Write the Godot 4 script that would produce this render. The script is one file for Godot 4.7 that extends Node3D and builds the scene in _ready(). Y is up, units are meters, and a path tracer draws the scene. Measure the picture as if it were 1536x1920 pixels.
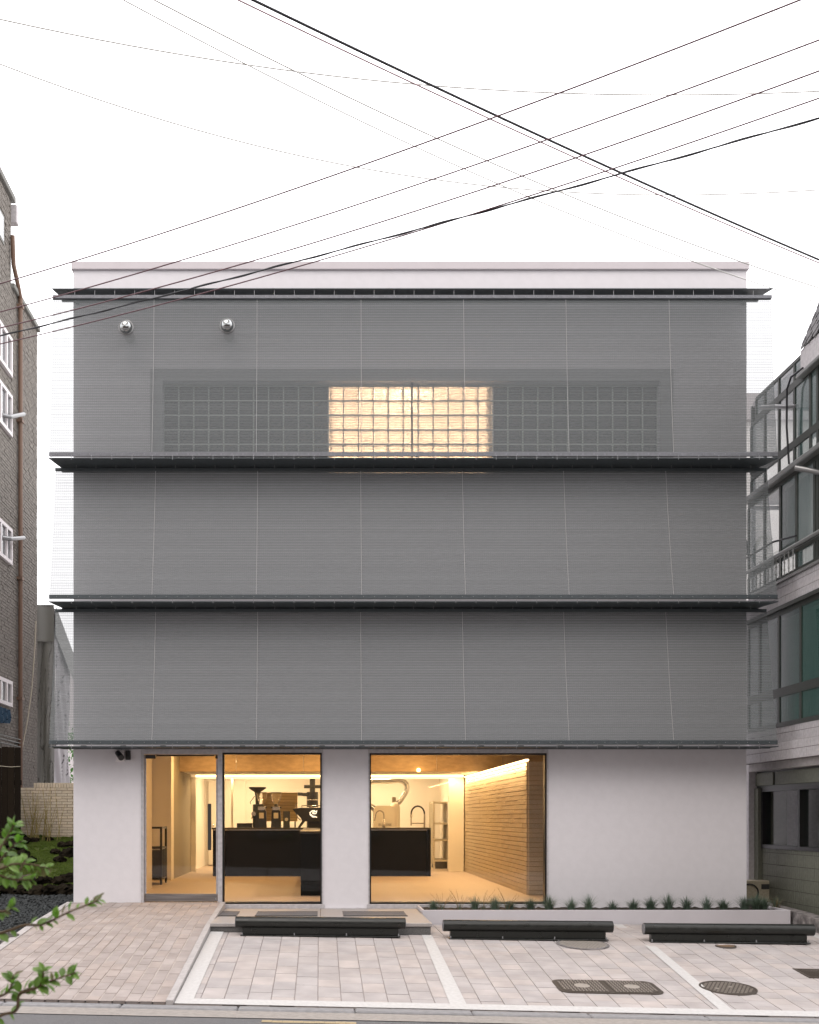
extends Node3D
# A cafe with stepped mesh sun screens on a Seoul-like side street, overcast dusk.
# Metres, y up. The facade is the plane z = 0, the door threshold is y = 0, the camera stands at z = D.

const F := 2000.0      # focal length in photo pixels
const CX := 600.0      # principal column of the shifted lens
const HY := 1532.0     # horizon row
const D := 14.2857     # camera to facade
const E := 1.1429      # eye height above the threshold

var M := {}
var rng := RandomNumberGenerator.new()
var used := {}
var wob := FastNoiseLite.new()

class MB:
	var v := PackedVector3Array()
	var n := PackedVector3Array()
	var t := PackedVector2Array()
	var i := PackedInt32Array()
	func poly(p: Array, out: Vector3, uvs: Array = []) -> void:
		var nn: Vector3 = (p[1] - p[0]).cross(p[2] - p[0])
		if nn.length() < 1e-12 and p.size() > 3:
			nn = (p[2] - p[0]).cross(p[3] - p[0])
		nn = nn.normalized()
		var flip := nn.dot(out) < 0.0
		if flip:
			nn = -nn
		var b := v.size()
		for k in p.size():
			v.append(p[k])
			n.append(nn)
			t.append(uvs[k] if uvs.size() > 0 else Vector2(0, 0))
		for k in range(1, p.size() - 1):
			if flip:
				i.append_array([b, b + k, b + k + 1])
			else:
				i.append_array([b, b + k + 1, b + k])
	func box(a: Vector3, b: Vector3) -> void:
		var lo := Vector3(minf(a.x, b.x), minf(a.y, b.y), minf(a.z, b.z))
		var hi := Vector3(maxf(a.x, b.x), maxf(a.y, b.y), maxf(a.z, b.z))
		obox(Transform3D(Basis(), (lo + hi) / 2.0), hi - lo)
	func obox(x: Transform3D, s: Vector3) -> void:
		var h := s / 2.0
		for ax in 3:
			var o1 := (ax + 1) % 3
			var o2 := (ax + 2) % 3
			for sg in [-1.0, 1.0]:
				var pts := []
				for q in [[-1, -1], [1, -1], [1, 1], [-1, 1]]:
					var p := Vector3()
					p[ax] = sg * h[ax]
					p[o1] = q[0] * h[o1]
					p[o2] = q[1] * h[o2]
					pts.append(x * p)
				var d := Vector3()
				d[ax] = sg
				poly(pts, x.basis * d)
	func cbox(a: Vector3, b: Vector3, c: float) -> void:
		ocbox(Transform3D(Basis(), (a + b) / 2.0), (b - a).abs(), c)
	func ocbox(x: Transform3D, s: Vector3, c: float) -> void:
		var h := s / 2.0
		c = minf(c, minf(h.x, minf(h.y, h.z)) * 0.9)
		var k := h - Vector3(c, c, c)
		for ax in 3:
			var o1 := (ax + 1) % 3
			var o2 := (ax + 2) % 3
			for sg in [-1.0, 1.0]:
				var pts := []
				for q in [[-1, -1], [1, -1], [1, 1], [-1, 1]]:
					var p := Vector3()
					p[ax] = sg * h[ax]
					p[o1] = q[0] * k[o1]
					p[o2] = q[1] * k[o2]
					pts.append(x * p)
				var d := Vector3()
				d[ax] = sg
				poly(pts, x.basis * d)
			for s1 in [-1.0, 1.0]:
				for s2 in [-1.0, 1.0]:
					var pts := []
					for q in [[0, -1.0], [0, 1.0], [1, 1.0], [1, -1.0]]:
						var p := Vector3()
						p[ax] = q[1] * k[ax]
						p[o1] = s1 * (h[o1] if q[0] == 0 else k[o1])
						p[o2] = s2 * (k[o2] if q[0] == 0 else h[o2])
						pts.append(x * p)
					var d := Vector3()
					d[o1] = s1
					d[o2] = s2
					poly(pts, x.basis * d)
		for sx in [-1.0, 1.0]:
			for sy in [-1.0, 1.0]:
				for sz in [-1.0, 1.0]:
					poly([x * Vector3(sx * h.x, sy * k.y, sz * k.z), x * Vector3(sx * k.x, sy * h.y, sz * k.z), x * Vector3(sx * k.x, sy * k.y, sz * h.z)], x.basis * Vector3(sx, sy, sz))
	func frame_of(d: Vector3) -> Basis:
		var y := d.normalized()
		var r := Vector3.UP if absf(y.y) < 0.95 else Vector3.RIGHT
		var x := r.cross(y).normalized()
		return Basis(x, y, x.cross(y).normalized())
	func cyl(p0: Vector3, p1: Vector3, r0: float, r1: float, m := 12, caps := true) -> void:
		var b := frame_of(p1 - p0)
		var s := v.size()
		for k in m + 1:
			var a := TAU * k / m
			var dir := b.x * cos(a) + b.z * sin(a)
			for e in 2:
				v.append((p0 + dir * r0) if e == 0 else (p1 + dir * r1))
				n.append((dir + b.y * (r0 - r1) / maxf((p1 - p0).length(), 1e-6)).normalized())
				t.append(Vector2(float(k) / m, e))
		for k in m:
			var q := s + k * 2
			tri(q, q + 1, q + 3)
			tri(q, q + 3, q + 2)
		if caps:
			for e in 2:
				var pts := []
				for k in m:
					var a := TAU * k / m
					var dir := b.x * cos(a) + b.z * sin(a)
					pts.append((p0 + dir * r0) if e == 0 else (p1 + dir * r1))
				if (r0 if e == 0 else r1) > 1e-5:
					poly(pts, -b.y if e == 0 else b.y)
	func tri(a: int, b: int, c: int) -> void:
		# orient by the vertex normals
		var g := (v[b] - v[a]).cross(v[c] - v[a])
		if g.dot(n[a] + n[b] + n[c]) > 0.0:
			i.append_array([a, c, b])
		else:
			i.append_array([a, b, c])
	func tube(p: Array, r: float, m := 8, r_end := -1.0) -> void:
		if r_end < 0.0:
			r_end = r
		var s := v.size()
		var bx := Vector3()
		for k in p.size():
			var d: Vector3 = (p[mini(k + 1, p.size() - 1)] - p[maxi(k - 1, 0)]).normalized()
			var b := frame_of(d)
			if k > 0:
				var x := (bx - d * bx.dot(d)).normalized()
				b = Basis(x, d, x.cross(d).normalized())
			bx = b.x
			var rr := lerpf(r, r_end, float(k) / (p.size() - 1))
			for j in m + 1:
				var a := TAU * j / m
				var dir := b.x * cos(a) + b.z * sin(a)
				v.append(p[k] + dir * rr)
				n.append(dir)
				t.append(Vector2(float(j) / m, k))
		for k in p.size() - 1:
			for j in m:
				var q := s + k * (m + 1) + j
				tri(q, q + m + 1, q + m + 2)
				tri(q, q + m + 2, q + 1)
		for e in [0, p.size() - 1]:
			var pts := []
			for j in m:
				pts.append(v[s + e * (m + 1) + j])
			poly(pts, (p[0] - p[1]) if e == 0 else (p[e] - p[e - 1]))
	func lathe(pr: Array, x: Transform3D, m := 20) -> void:
		# profile of (radius, height) turned round the local y axis
		var s := v.size()
		for k in pr.size():
			var a: Vector2 = pr[maxi(k - 1, 0)]
			var b: Vector2 = pr[mini(k + 1, pr.size() - 1)]
			var d := (b - a).normalized()
			for j in m + 1:
				var g := TAU * j / m
				var dir := Vector3(cos(g), 0, sin(g))
				v.append(x * (dir * pr[k].x + Vector3(0, pr[k].y, 0)))
				n.append((x.basis * (dir * d.y - Vector3(0, d.x, 0))).normalized())
				t.append(Vector2(float(j) / m, float(k) / pr.size()))
		for k in pr.size() - 1:
			for j in m:
				var q := s + k * (m + 1) + j
				tri(q, q + m + 1, q + m + 2)
				tri(q, q + m + 2, q + 1)
	func prism(p: Array, x: Transform3D, depth: float) -> void:
		# outline in local xy, extruded along local z from 0 to depth
		var a := []
		var b := []
		var mid := Vector2()
		for q in p:
			a.append(x * Vector3(q.x, q.y, 0))
			b.append(x * Vector3(q.x, q.y, depth))
			mid += q
		mid /= p.size()
		var area := 0.0
		for k in p.size():
			area += p[k].cross(p[(k + 1) % p.size()])
		var tr := Geometry2D.triangulate_polygon(PackedVector2Array(p))
		for k in range(0, tr.size(), 3):
			poly([a[tr[k]], a[tr[k + 1]], a[tr[k + 2]]], -x.basis.z * signf(depth))
			poly([b[tr[k]], b[tr[k + 1]], b[tr[k + 2]]], x.basis.z * signf(depth))
		for k in p.size():
			var l := (k + 1) % p.size()
			var e: Vector2 = p[l] - p[k]
			var o := Vector2(e.y, -e.x) * signf(area)
			poly([a[k], a[l], b[l], b[k]], x.basis * Vector3(o.x, o.y, 0))
	func grid(nx: int, ny: int, f: Callable) -> void:
		# a smooth sheet, f(s, t) for s, t in 0..1
		var s := v.size()
		for jy in ny + 1:
			for jx in nx + 1:
				var a := float(jx) / nx
				var b := float(jy) / ny
				var p: Vector3 = f.call(a, b)
				var px: Vector3 = f.call(a + 0.002, b) - f.call(a - 0.002, b)
				var py: Vector3 = f.call(a, b + 0.002) - f.call(a, b - 0.002)
				v.append(p)
				var nn := py.cross(px).normalized()
				if nn.y < -0.001:
					nn = -nn
				n.append(nn)
				t.append(Vector2(a, b))
		for jy in ny:
			for jx in nx:
				var q := s + jy * (nx + 1) + jx
				tri(q, q + nx + 1, q + nx + 2)
				tri(q, q + nx + 2, q + 1)
	func mesh() -> ArrayMesh:
		var a := []
		a.resize(Mesh.ARRAY_MAX)
		a[Mesh.ARRAY_VERTEX] = v
		a[Mesh.ARRAY_NORMAL] = n
		a[Mesh.ARRAY_TEX_UV] = t
		a[Mesh.ARRAY_INDEX] = i
		var m := ArrayMesh.new()
		m.add_surface_from_arrays(Mesh.PRIMITIVE_TRIANGLES, a)
		return m

# ---------------------------------------------------------------- naming and tree helpers
func numbered(s: String) -> String:
	if not used.has(s):
		used[s] = 0
		return s
	used[s] += 1
	return "%s_%03d" % [s, used[s]]

func tag(o: Node, label := "", category := "", group := "", kind := "") -> Node:
	if label: o.set_meta("label", label)
	if category: o.set_meta("category", category)
	if group: o.set_meta("group", group)
	if kind: o.set_meta("kind", kind)
	return o

func thing(called: String, label: String, category: String, at := Vector3.ZERO, group := "", turn := 0.0) -> Node3D:
	var o := Node3D.new()
	o.name = numbered(called)
	add_child(o)
	o.position = at
	o.rotation.y = turn
	tag(o, label, category, group)
	return o

func sub(called: String, parent: Node) -> Node3D:
	var o := Node3D.new()
	o.name = called
	parent.add_child(o, true)
	return o

func put(called: String, m, material: Material, parent: Node, at := Vector3.ZERO) -> MeshInstance3D:
	# m: an MB or a Mesh; one named mesh under parent
	var o := MeshInstance3D.new()
	o.mesh = m.mesh() if m is MB else m
	o.material_override = material
	o.position = at
	if parent == self:
		o.name = numbered(called)
		add_child(o)
	else:
		o.name = called
		parent.add_child(o, true)
	return o

func struct(called: String, m, material: Material) -> MeshInstance3D:
	var o := put(called, m, material, self)
	o.set_meta("kind", "structure")
	return o

# ---------------------------------------------------------------- from photo pixels to the place
func pz(u: float, w: float, z: float) -> Vector3:
	var s := (D - z) / F
	return Vector3((u - CX) * s, E - (w - HY) * s, z)

func px(u: float, z := 0.0) -> float:
	return (u - CX) * (D - z) / F

func py(w: float, z := 0.0) -> float:
	return E - (w - HY) * (D - z) / F

func street(x: float) -> float:
	return -0.493 - 0.0209 * clampf(x, -9.0, 11.0)

func gy(x: float, z: float) -> float:
	var a := street(x)
	var b := -0.195 - 0.016 * clampf(x, -9.0, 11.0)
	if z >= 5.11: return a
	if z >= 2.0: return lerpf(b, a, (z - 2.0) / 3.11)
	if z >= 0.77: return lerpf(-0.215, b, (z - 0.77) / 1.23)
	return -0.215

func ry(x: float, z: float) -> float:
	if z >= 2.0: return lerpf(-0.12, street(x) + 0.02, (z - 2.0) / 3.11)
	return -0.06 * z

func hit(u: float, w: float) -> Vector3:
	var a := 6.0
	var b := 14.2
	for k in 40:
		var m := (a + b) / 2.0
		var y := E - (w - HY) / F * m
		if y > gy((u - CX) / F * m, D - m): a = m
		else: b = m
	return Vector3((u - CX) / F * a, E - (w - HY) / F * a, D - a)

# ---------------------------------------------------------------- materials
func ntex(sd: int, freq: float, lo: float, hi: float, kind := FastNoiseLite.TYPE_SIMPLEX_SMOOTH, size := 256, oct := 4) -> NoiseTexture2D:
	var f := FastNoiseLite.new()
	f.seed = sd
	f.frequency = freq
	f.noise_type = kind
	f.fractal_octaves = oct
	var g := Gradient.new()
	g.set_color(0, Color(lo, lo, lo))
	g.set_color(1, Color(hi, hi, hi))
	var t := NoiseTexture2D.new()
	t.width = size
	t.height = size
	t.seamless = true
	t.noise = f
	t.color_ramp = g
	return t

func mk(r: float, g: float, b: float, rough: float, o := {}) -> StandardMaterial3D:
	var m := StandardMaterial3D.new()
	m.albedo_color = Color(r, g, b).linear_to_srgb()
	m.roughness = rough
	m.metallic = o.get("metal", 0.0)
	m.metallic_specular = o.get("spec", 0.5)
	if o.has("tex"): m.albedo_texture = o.tex
	if o.has("bump"):
		m.heightmap_enabled = true
		m.heightmap_texture = o.bump
		m.heightmap_scale = o.get("high", 0.3)
	if o.has("rtex"):
		m.roughness_texture = o.rtex
	if o.has("tex") or o.has("bump") or o.has("rtex"):
		m.uv1_triplanar = true
		m.uv1_world_triplanar = true
		var s: float = o.get("scale", 1.0)
		var sv: Vector3 = o.get("scale3", Vector3(s, s, s))
		m.uv1_scale = sv
	if o.has("coat"):
		m.clearcoat_enabled = true
		m.clearcoat = o.coat
		m.clearcoat_roughness = 0.1
	if o.has("back"):
		m.backlight_enabled = true
		m.backlight = o.back
	return m

func glow(c: Color, e: float) -> StandardMaterial3D:
	var m := mk(0.8, 0.8, 0.8, 0.5)
	m.emission_enabled = true
	m.emission = c
	m.emission_energy_multiplier = e
	return m

func pane(c: Color, a: float, rough := 0.02) -> StandardMaterial3D:
	var m := StandardMaterial3D.new()
	m.albedo_color = Color(c.r, c.g, c.b, a)
	m.transparency = BaseMaterial3D.TRANSPARENCY_ALPHA
	m.roughness = rough
	m.metallic_specular = 0.5
	m.cull_mode = BaseMaterial3D.CULL_DISABLED
	return m

func variants(r: float, g: float, b: float, spread: float, count: int, rough: float, o := {}) -> Array:
	var out := []
	for k in count:
		var f := 1.0 + spread * (2.0 * (k + 0.5) / count - 1.0)
		var w := rng.randf_range(-0.022, 0.022)
		out.append(mk(r * f * (1.0 + w), g * f, b * f * (1.0 - w), rough, o))
	return out

func fabric_texture() -> ImageTexture:
	# woven screen cloth: horizontal ribs with open rows between them, fine vertical threads
	var im := Image.create(32, 512, false, Image.FORMAT_RGBA8)
	var r := RandomNumberGenerator.new()
	r.seed = 77
	for k in 16:
		var dense := r.randf_range(0.67, 0.72)
		var tone := r.randf_range(0.94, 1.0)
		var open := r.randf_range(0.45, 0.51)
		for y in 32:
			for x in 32:
				var rib := y < 19
				var a := dense if rib else open
				if x % 8 < 3: a += 0.08
				var c := (tone if rib else tone * 0.92) * r.randf_range(0.94, 1.0)
				im.set_pixel(x, k * 32 + y, Color(c, c, c, a))
	return ImageTexture.create_from_image(im)

func materials() -> void:
	var fine := ntex(1, 0.06, 0.86, 1.0)
	var coarse := ntex(2, 0.006, 0.98, 1.0, FastNoiseLite.TYPE_SIMPLEX_SMOOTH, 512)
	var speck := ntex(3, 0.28, 0.84, 1.0, FastNoiseLite.TYPE_VALUE, 256, 2)
	var grit := ntex(4, 0.35, 0.0, 1.0, FastNoiseLite.TYPE_SIMPLEX, 256, 3)
	var streak := ntex(5, 0.02, 0.7, 1.0, FastNoiseLite.TYPE_SIMPLEX_SMOOTH, 256)
	var mottle := ntex(6, 0.025, 0.86, 1.0, FastNoiseLite.TYPE_SIMPLEX_SMOOTH, 512, 5)
	M.speck = speck
	M.grit = grit
	M.mottle = mottle
	M.stucco = mk(0.69, 0.67, 0.695, 0.9, {"tex": coarse, "bump": grit, "high": 0.08, "scale": 2.2})
	M.render_band = mk(0.46, 0.46, 0.47, 0.95, {"tex": speck, "bump": grit, "high": 0.5, "scale": 1.7})
	M.cap = mk(0.55, 0.51, 0.53, 0.5, {"tex": coarse, "scale": 0.7})
	M.steel = mk(0.075, 0.09, 0.098, 0.45, {"metal": 0.2, "tex": fine, "scale": 1.1})
	M.steel_pale = mk(0.2, 0.205, 0.225, 0.4, {"metal": 0.3, "tex": fine, "scale": 1.1})
	M.bolt = mk(0.35, 0.35, 0.36, 0.35, {"metal": 0.8})
	M.black_frame = mk(0.012, 0.012, 0.012, 0.35)
	M.alu = mk(0.55, 0.53, 0.545, 0.45, {"metal": 0.15, "tex": fine, "scale": 0.9})
	M.stainless = mk(0.48, 0.46, 0.46, 0.3, {"metal": 0.85, "tex": streak, "scale3": Vector3(0.3, 6, 6)})
	M.chrome = mk(0.5, 0.5, 0.5, 0.08, {"metal": 1.0})
	M.chrome_soft = mk(0.65, 0.64, 0.62, 0.25, {"metal": 1.0})
	M.glass = pane(Color(0.9, 0.97, 0.95), 0.004)
	M.mortar = mk(0.72, 0.75, 0.72, 0.9, {"tex": fine, "scale": 2.0})
	var gb := StandardMaterial3D.new()
	gb.albedo_color = Color(0.94, 0.94, 0.93, 0.08)
	gb.roughness = 0.2
	gb.metallic_specular = 0.35
	gb.refraction_enabled = true
	gb.refraction_scale = 0.05
	gb.transparency = BaseMaterial3D.TRANSPARENCY_ALPHA
	gb.heightmap_enabled = true
	gb.heightmap_texture = ntex(8, 0.035, 0.0, 1.0, FastNoiseLite.TYPE_SIMPLEX, 256, 3)
	gb.heightmap_scale = 1.6
	gb.uv1_triplanar = true
	gb.uv1_world_triplanar = true
	gb.uv1_scale = Vector3(2.2, 2.2, 2.2)
	M.glass_block = gb
	var fb := StandardMaterial3D.new()
	fb.albedo_color = Color(0.178, 0.194, 0.2).linear_to_srgb()
	fb.albedo_texture = fabric_texture()
	fb.transparency = BaseMaterial3D.TRANSPARENCY_ALPHA
	fb.roughness = 0.85
	fb.cull_mode = BaseMaterial3D.CULL_DISABLED
	M.fabric = fb
	M.thread = mk(0.4, 0.395, 0.395, 0.8)
	# ground
	M.joint = mk(0.34, 0.3, 0.28, 0.95, {"tex": speck, "scale": 2.0})
	M.joint_pale = mk(0.52, 0.45, 0.41, 0.95, {"tex": speck, "scale": 2.0})
	var stain := ntex(21, 0.008, 0.87, 1.0, FastNoiseLite.TYPE_SIMPLEX_SMOOTH, 512, 6)
	M.paver = variants(0.45, 0.405, 0.388, 0.08, 6, 0.9, {"tex": stain, "bump": grit, "high": 0.2, "scale": 0.6})
	M.brick_paver = variants(0.375, 0.322, 0.298, 0.1, 6, 0.9, {"tex": stain, "bump": grit, "high": 0.25, "scale": 0.7})
	M.asphalt = mk(0.15, 0.147, 0.15, 0.95, {"tex": speck, "bump": grit, "high": 0.6, "scale": 1.6})
	M.gutter = mk(0.33, 0.3, 0.275, 0.95, {"tex": mottle, "bump": grit, "high": 0.4, "scale": 1.0})
	M.kerb = mk(0.27, 0.265, 0.27, 0.9, {"tex": mottle, "bump": grit, "high": 0.2, "scale": 1.0})
	M.concrete = mk(0.46, 0.43, 0.42, 0.9, {"tex": mottle, "bump": grit, "high": 0.2, "scale": 0.8})
	M.concrete_old = mk(0.34, 0.31, 0.3, 0.95, {"tex": ntex(12, 0.02, 0.45, 1.0, FastNoiseLite.TYPE_SIMPLEX_SMOOTH, 256, 5), "bump": grit, "high": 0.5, "scale": 1.3})
	M.line_white = mk(0.54, 0.527, 0.515, 0.8, {"tex": ntex(9, 0.03, 0.91, 1.0, FastNoiseLite.TYPE_SIMPLEX_SMOOTH, 512, 6), "bump": grit, "high": 0.1, "scale": 1.2})
	M.line_yellow = mk(0.42, 0.33, 0.2, 0.85, {"tex": mottle, "scale": 2.0})
	M.granite = mk(0.4, 0.37, 0.355, 0.6, {"tex": speck, "scale": 3.0})
	M.granite_dark = mk(0.24, 0.235, 0.23, 0.8, {"tex": ntex(10, 0.4, 0.5, 1.0, FastNoiseLite.TYPE_VALUE, 256, 2), "scale": 3.0})
	M.mat_grey = mk(0.15, 0.145, 0.15, 0.95, {"tex": speck, "bump": grit, "high": 0.4, "scale": 3.0})
	M.iron = mk(0.085, 0.068, 0.055, 0.65, {"tex": mottle, "bump": grit, "high": 0.2, "scale": 3.0, "metal": 0.3})
	M.iron_worn = mk(0.48, 0.43, 0.38, 0.5, {"tex": mottle, "scale": 4.0, "metal": 0.4})
	M.rust = mk(0.2, 0.12, 0.065, 0.8, {"tex": mottle, "scale": 6.0})
	M.black_paint = mk(0.013, 0.014, 0.012, 1.0, {"rtex": ntex(22, 0.02, 0.22, 0.5, FastNoiseLite.TYPE_SIMPLEX_SMOOTH, 256, 6), "scale": 1.4})
	M.planter = mk(0.52, 0.5, 0.525, 0.7, {"tex": coarse, "scale": 0.9})
	M.soil = mk(0.05, 0.04, 0.03, 1.0, {"tex": speck, "bump": grit, "high": 1.5, "scale": 3.0})
	M.grass = variants(0.09, 0.13, 0.1, 0.3, 4, 0.8, {"back": Color(0.25, 0.3, 0.2)})
	M.grass_dry = mk(0.2, 0.15, 0.08, 0.8, {"back": Color(0.25, 0.2, 0.1)})
	M.gravel = mk(0.026, 0.03, 0.031, 0.6, {"spec": 0.4})
	M.gravel_bed = mk(0.018, 0.02, 0.02, 1.0, {"tex": speck, "scale": 4.0})
	M.moss = mk(0.075, 0.1, 0.014, 1.0, {"tex": mottle, "bump": grit, "high": 1.0, "scale": 1.5})
	M.moss_leaf = variants(0.095, 0.13, 0.018, 0.35, 3, 0.9, {"back": Color(0.2, 0.3, 0.05)})
	M.lava = variants(0.026, 0.021, 0.014, 0.4, 3, 0.95, {"spec": 0.15, "tex": mottle, "bump": grit, "high": 1.2, "scale": 3.0})
	M.rock_tan = mk(0.13, 0.1, 0.07, 0.95, {"tex": mottle, "bump": grit, "high": 1.0, "scale": 3.0})
	M.rock_grey = mk(0.2, 0.19, 0.175, 0.95, {"tex": mottle, "bump": grit, "high": 1.0, "scale": 3.0})
	M.leaf = variants(0.105, 0.17, 0.026, 0.35, 4, 0.55, {"back": Color(0.3, 0.5, 0.12)})
	M.leaf_old = mk(0.11, 0.1, 0.04, 0.6, {"back": Color(0.25, 0.25, 0.1)})
	M.twig = mk(0.1, 0.065, 0.035, 0.9)
	M.bamboo = mk(0.28, 0.22, 0.08, 0.8, {"back": Color(0.4, 0.35, 0.12)})
	M.tree_leaf = variants(0.045, 0.1, 0.03, 0.3, 3, 0.6, {"back": Color(0.2, 0.4, 0.1)})
	M.bark = mk(0.08, 0.06, 0.045, 0.95, {"tex": mottle, "bump": grit, "high": 1.0, "scale": 2.0})
	# neighbours
	M.tan_brick = variants(0.64, 0.54, 0.41, 0.1, 4, 0.9, {"tex": speck, "bump": grit, "high": 0.2, "scale": 2.0})
	M.tan_mortar = mk(0.2, 0.16, 0.12, 0.95)
	M.grey_brick = mk(0.29, 0.262, 0.228, 0.9, {"tex": ntex(14, 0.05, 0.62, 1.0, FastNoiseLite.TYPE_VALUE, 512, 4), "bump": grit, "high": 0.4, "scale": 1.4})
	M.grey_mortar = mk(0.19, 0.172, 0.152, 0.95, {"tex": speck, "scale": 2.0})
	M.coping = mk(0.24, 0.24, 0.22, 0.9, {"tex": mottle, "scale": 1.5})
	M.white_frame = mk(0.72, 0.68, 0.68, 0.6)
	M.window_dark = pane(Color(0.5, 0.53, 0.55), 0.3, 0.05)
	M.copper_pipe = mk(0.2, 0.12, 0.08, 0.6, {"tex": mottle, "scale": 2.0})
	M.tarp = mk(0.25, 0.25, 0.23, 0.5, {"tex": coarse, "scale": 1.0})
	M.tarp_pale = mk(0.42, 0.4, 0.41, 0.55, {"tex": coarse, "scale": 1.0})
	M.rope = mk(0.5, 0.45, 0.36, 0.9)
	M.fence = variants(0.016, 0.011, 0.007, 0.3, 3, 0.8, {"spec": 0.2, "tex": mottle, "scale3": Vector3(6, 0.6, 6)})
	M.tile = mk(0.6, 0.57, 0.58, 0.55, {"tex": mottle, "scale": 1.2})
	M.tile_green = mk(0.17, 0.175, 0.135, 0.6, {"tex": mottle, "scale": 1.2})
	M.tile_joint = mk(0.22, 0.2, 0.2, 0.9)
	M.tile_joint_dark = mk(0.07, 0.07, 0.055, 0.9)
	M.bronze = mk(0.045, 0.05, 0.042, 0.4, {"metal": 0.3})
	M.rail_metal = mk(0.3, 0.3, 0.29, 0.35, {"metal": 0.6})
	M.teal = pane(Color(0.38, 0.47, 0.46), 0.4, 0.03)
	M.teal_deep = pane(Color(0.26, 0.4, 0.37), 0.5, 0.03)
	M.pale_pane = pane(Color(0.5, 0.62, 0.62), 0.16, 0.03)
	M.dark_pane = pane(Color(0.2, 0.3, 0.26), 0.03, 0.03)
	M.dark_pane.metallic_specular = 0.3
	M.curtain = mk(0.7, 0.7, 0.68, 0.9, {"back": Color(0.5, 0.5, 0.48)})
	M.dim_brick = mk(0.13, 0.1, 0.085, 0.9, {"tex": mottle, "scale": 1.0})
	M.white_wall = mk(0.78, 0.77, 0.75, 0.8)
	M.curtain_teal = mk(0.3, 0.4, 0.37, 0.9)
	M.room_wall = mk(0.52, 0.51, 0.48, 0.9)
	M.slate = variants(0.11, 0.105, 0.11, 0.3, 4, 0.7, {"tex": speck, "scale": 2.0})
	M.cable = mk(0.012, 0.012, 0.016, 0.5)
	M.cable_red = mk(0.11, 0.05, 0.06, 0.6)
	M.cable_pink = mk(0.4, 0.27, 0.29, 0.7)
	M.cable_pale = mk(0.6, 0.6, 0.57, 0.7)
	M.paper = mk(0.7, 0.7, 0.68, 0.8)
	M.ink = mk(0.04, 0.04, 0.04, 0.8)
	M.cloth_blue = mk(0.03, 0.07, 0.12, 0.9)
	M.ac = mk(0.42, 0.37, 0.27, 0.6, {"tex": mottle, "scale": 2.0})
	# cafe interior
	M.plaster = mk(0.62, 0.55, 0.46, 0.9, {"tex": coarse, "scale": 0.8})
	M.plaster_white = mk(0.75, 0.71, 0.64, 0.85)
	M.olive = mk(0.3, 0.265, 0.19, 0.8, {"tex": coarse, "scale": 0.8})
	M.floor = mk(0.5, 0.4, 0.31, 0.55, {"tex": mottle, "scale3": Vector3(0.4, 1, 2.5)})
	M.ply = mk(0.5, 0.36, 0.21, 0.6, {"tex": ntex(15, 0.018, 0.86, 1.0, FastNoiseLite.TYPE_SIMPLEX_SMOOTH, 512), "scale3": Vector3(0.5, 1.2, 1)})
	M.ibrick = variants(0.58, 0.475, 0.34, 0.07, 4, 0.85, {"tex": speck, "bump": grit, "high": 0.25, "scale": 2.0})
	M.imortar = mk(0.34, 0.26, 0.17, 0.95)
	M.counter = mk(0.006, 0.0055, 0.0045, 0.3, {"spec": 0.15})
	M.counter_top = mk(0.05, 0.045, 0.035, 0.25)
	M.black = mk(0.012, 0.012, 0.012, 0.35)
	M.black_rough = mk(0.03, 0.03, 0.028, 0.6)
	M.brass = mk(0.72, 0.53, 0.24, 0.35, {"metal": 0.9, "tex": streak, "scale3": Vector3(0.3, 8, 8)})
	M.cream = mk(0.62, 0.56, 0.44, 0.5)
	M.hopper = pane(Color(0.9, 0.85, 0.75), 0.1, 0.05)
	M.label = mk(0.42, 0.38, 0.3, 0.7)
	M.led = glow(Color(1.0, 0.84, 0.6), 3.0)
	M.bulb = glow(Color(1.0, 0.8, 0.5), 4.0)
	M.vent = mk(0.36, 0.37, 0.37, 0.14, {"metal": 1.0})
	M.emblem_glow = glow(Color(1.0, 0.97, 0.9), 0.45)  # emission added to the white emblem, which is no lamp
	M.duct = mk(0.25, 0.25, 0.25, 0.35, {"metal": 0.7})

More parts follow.
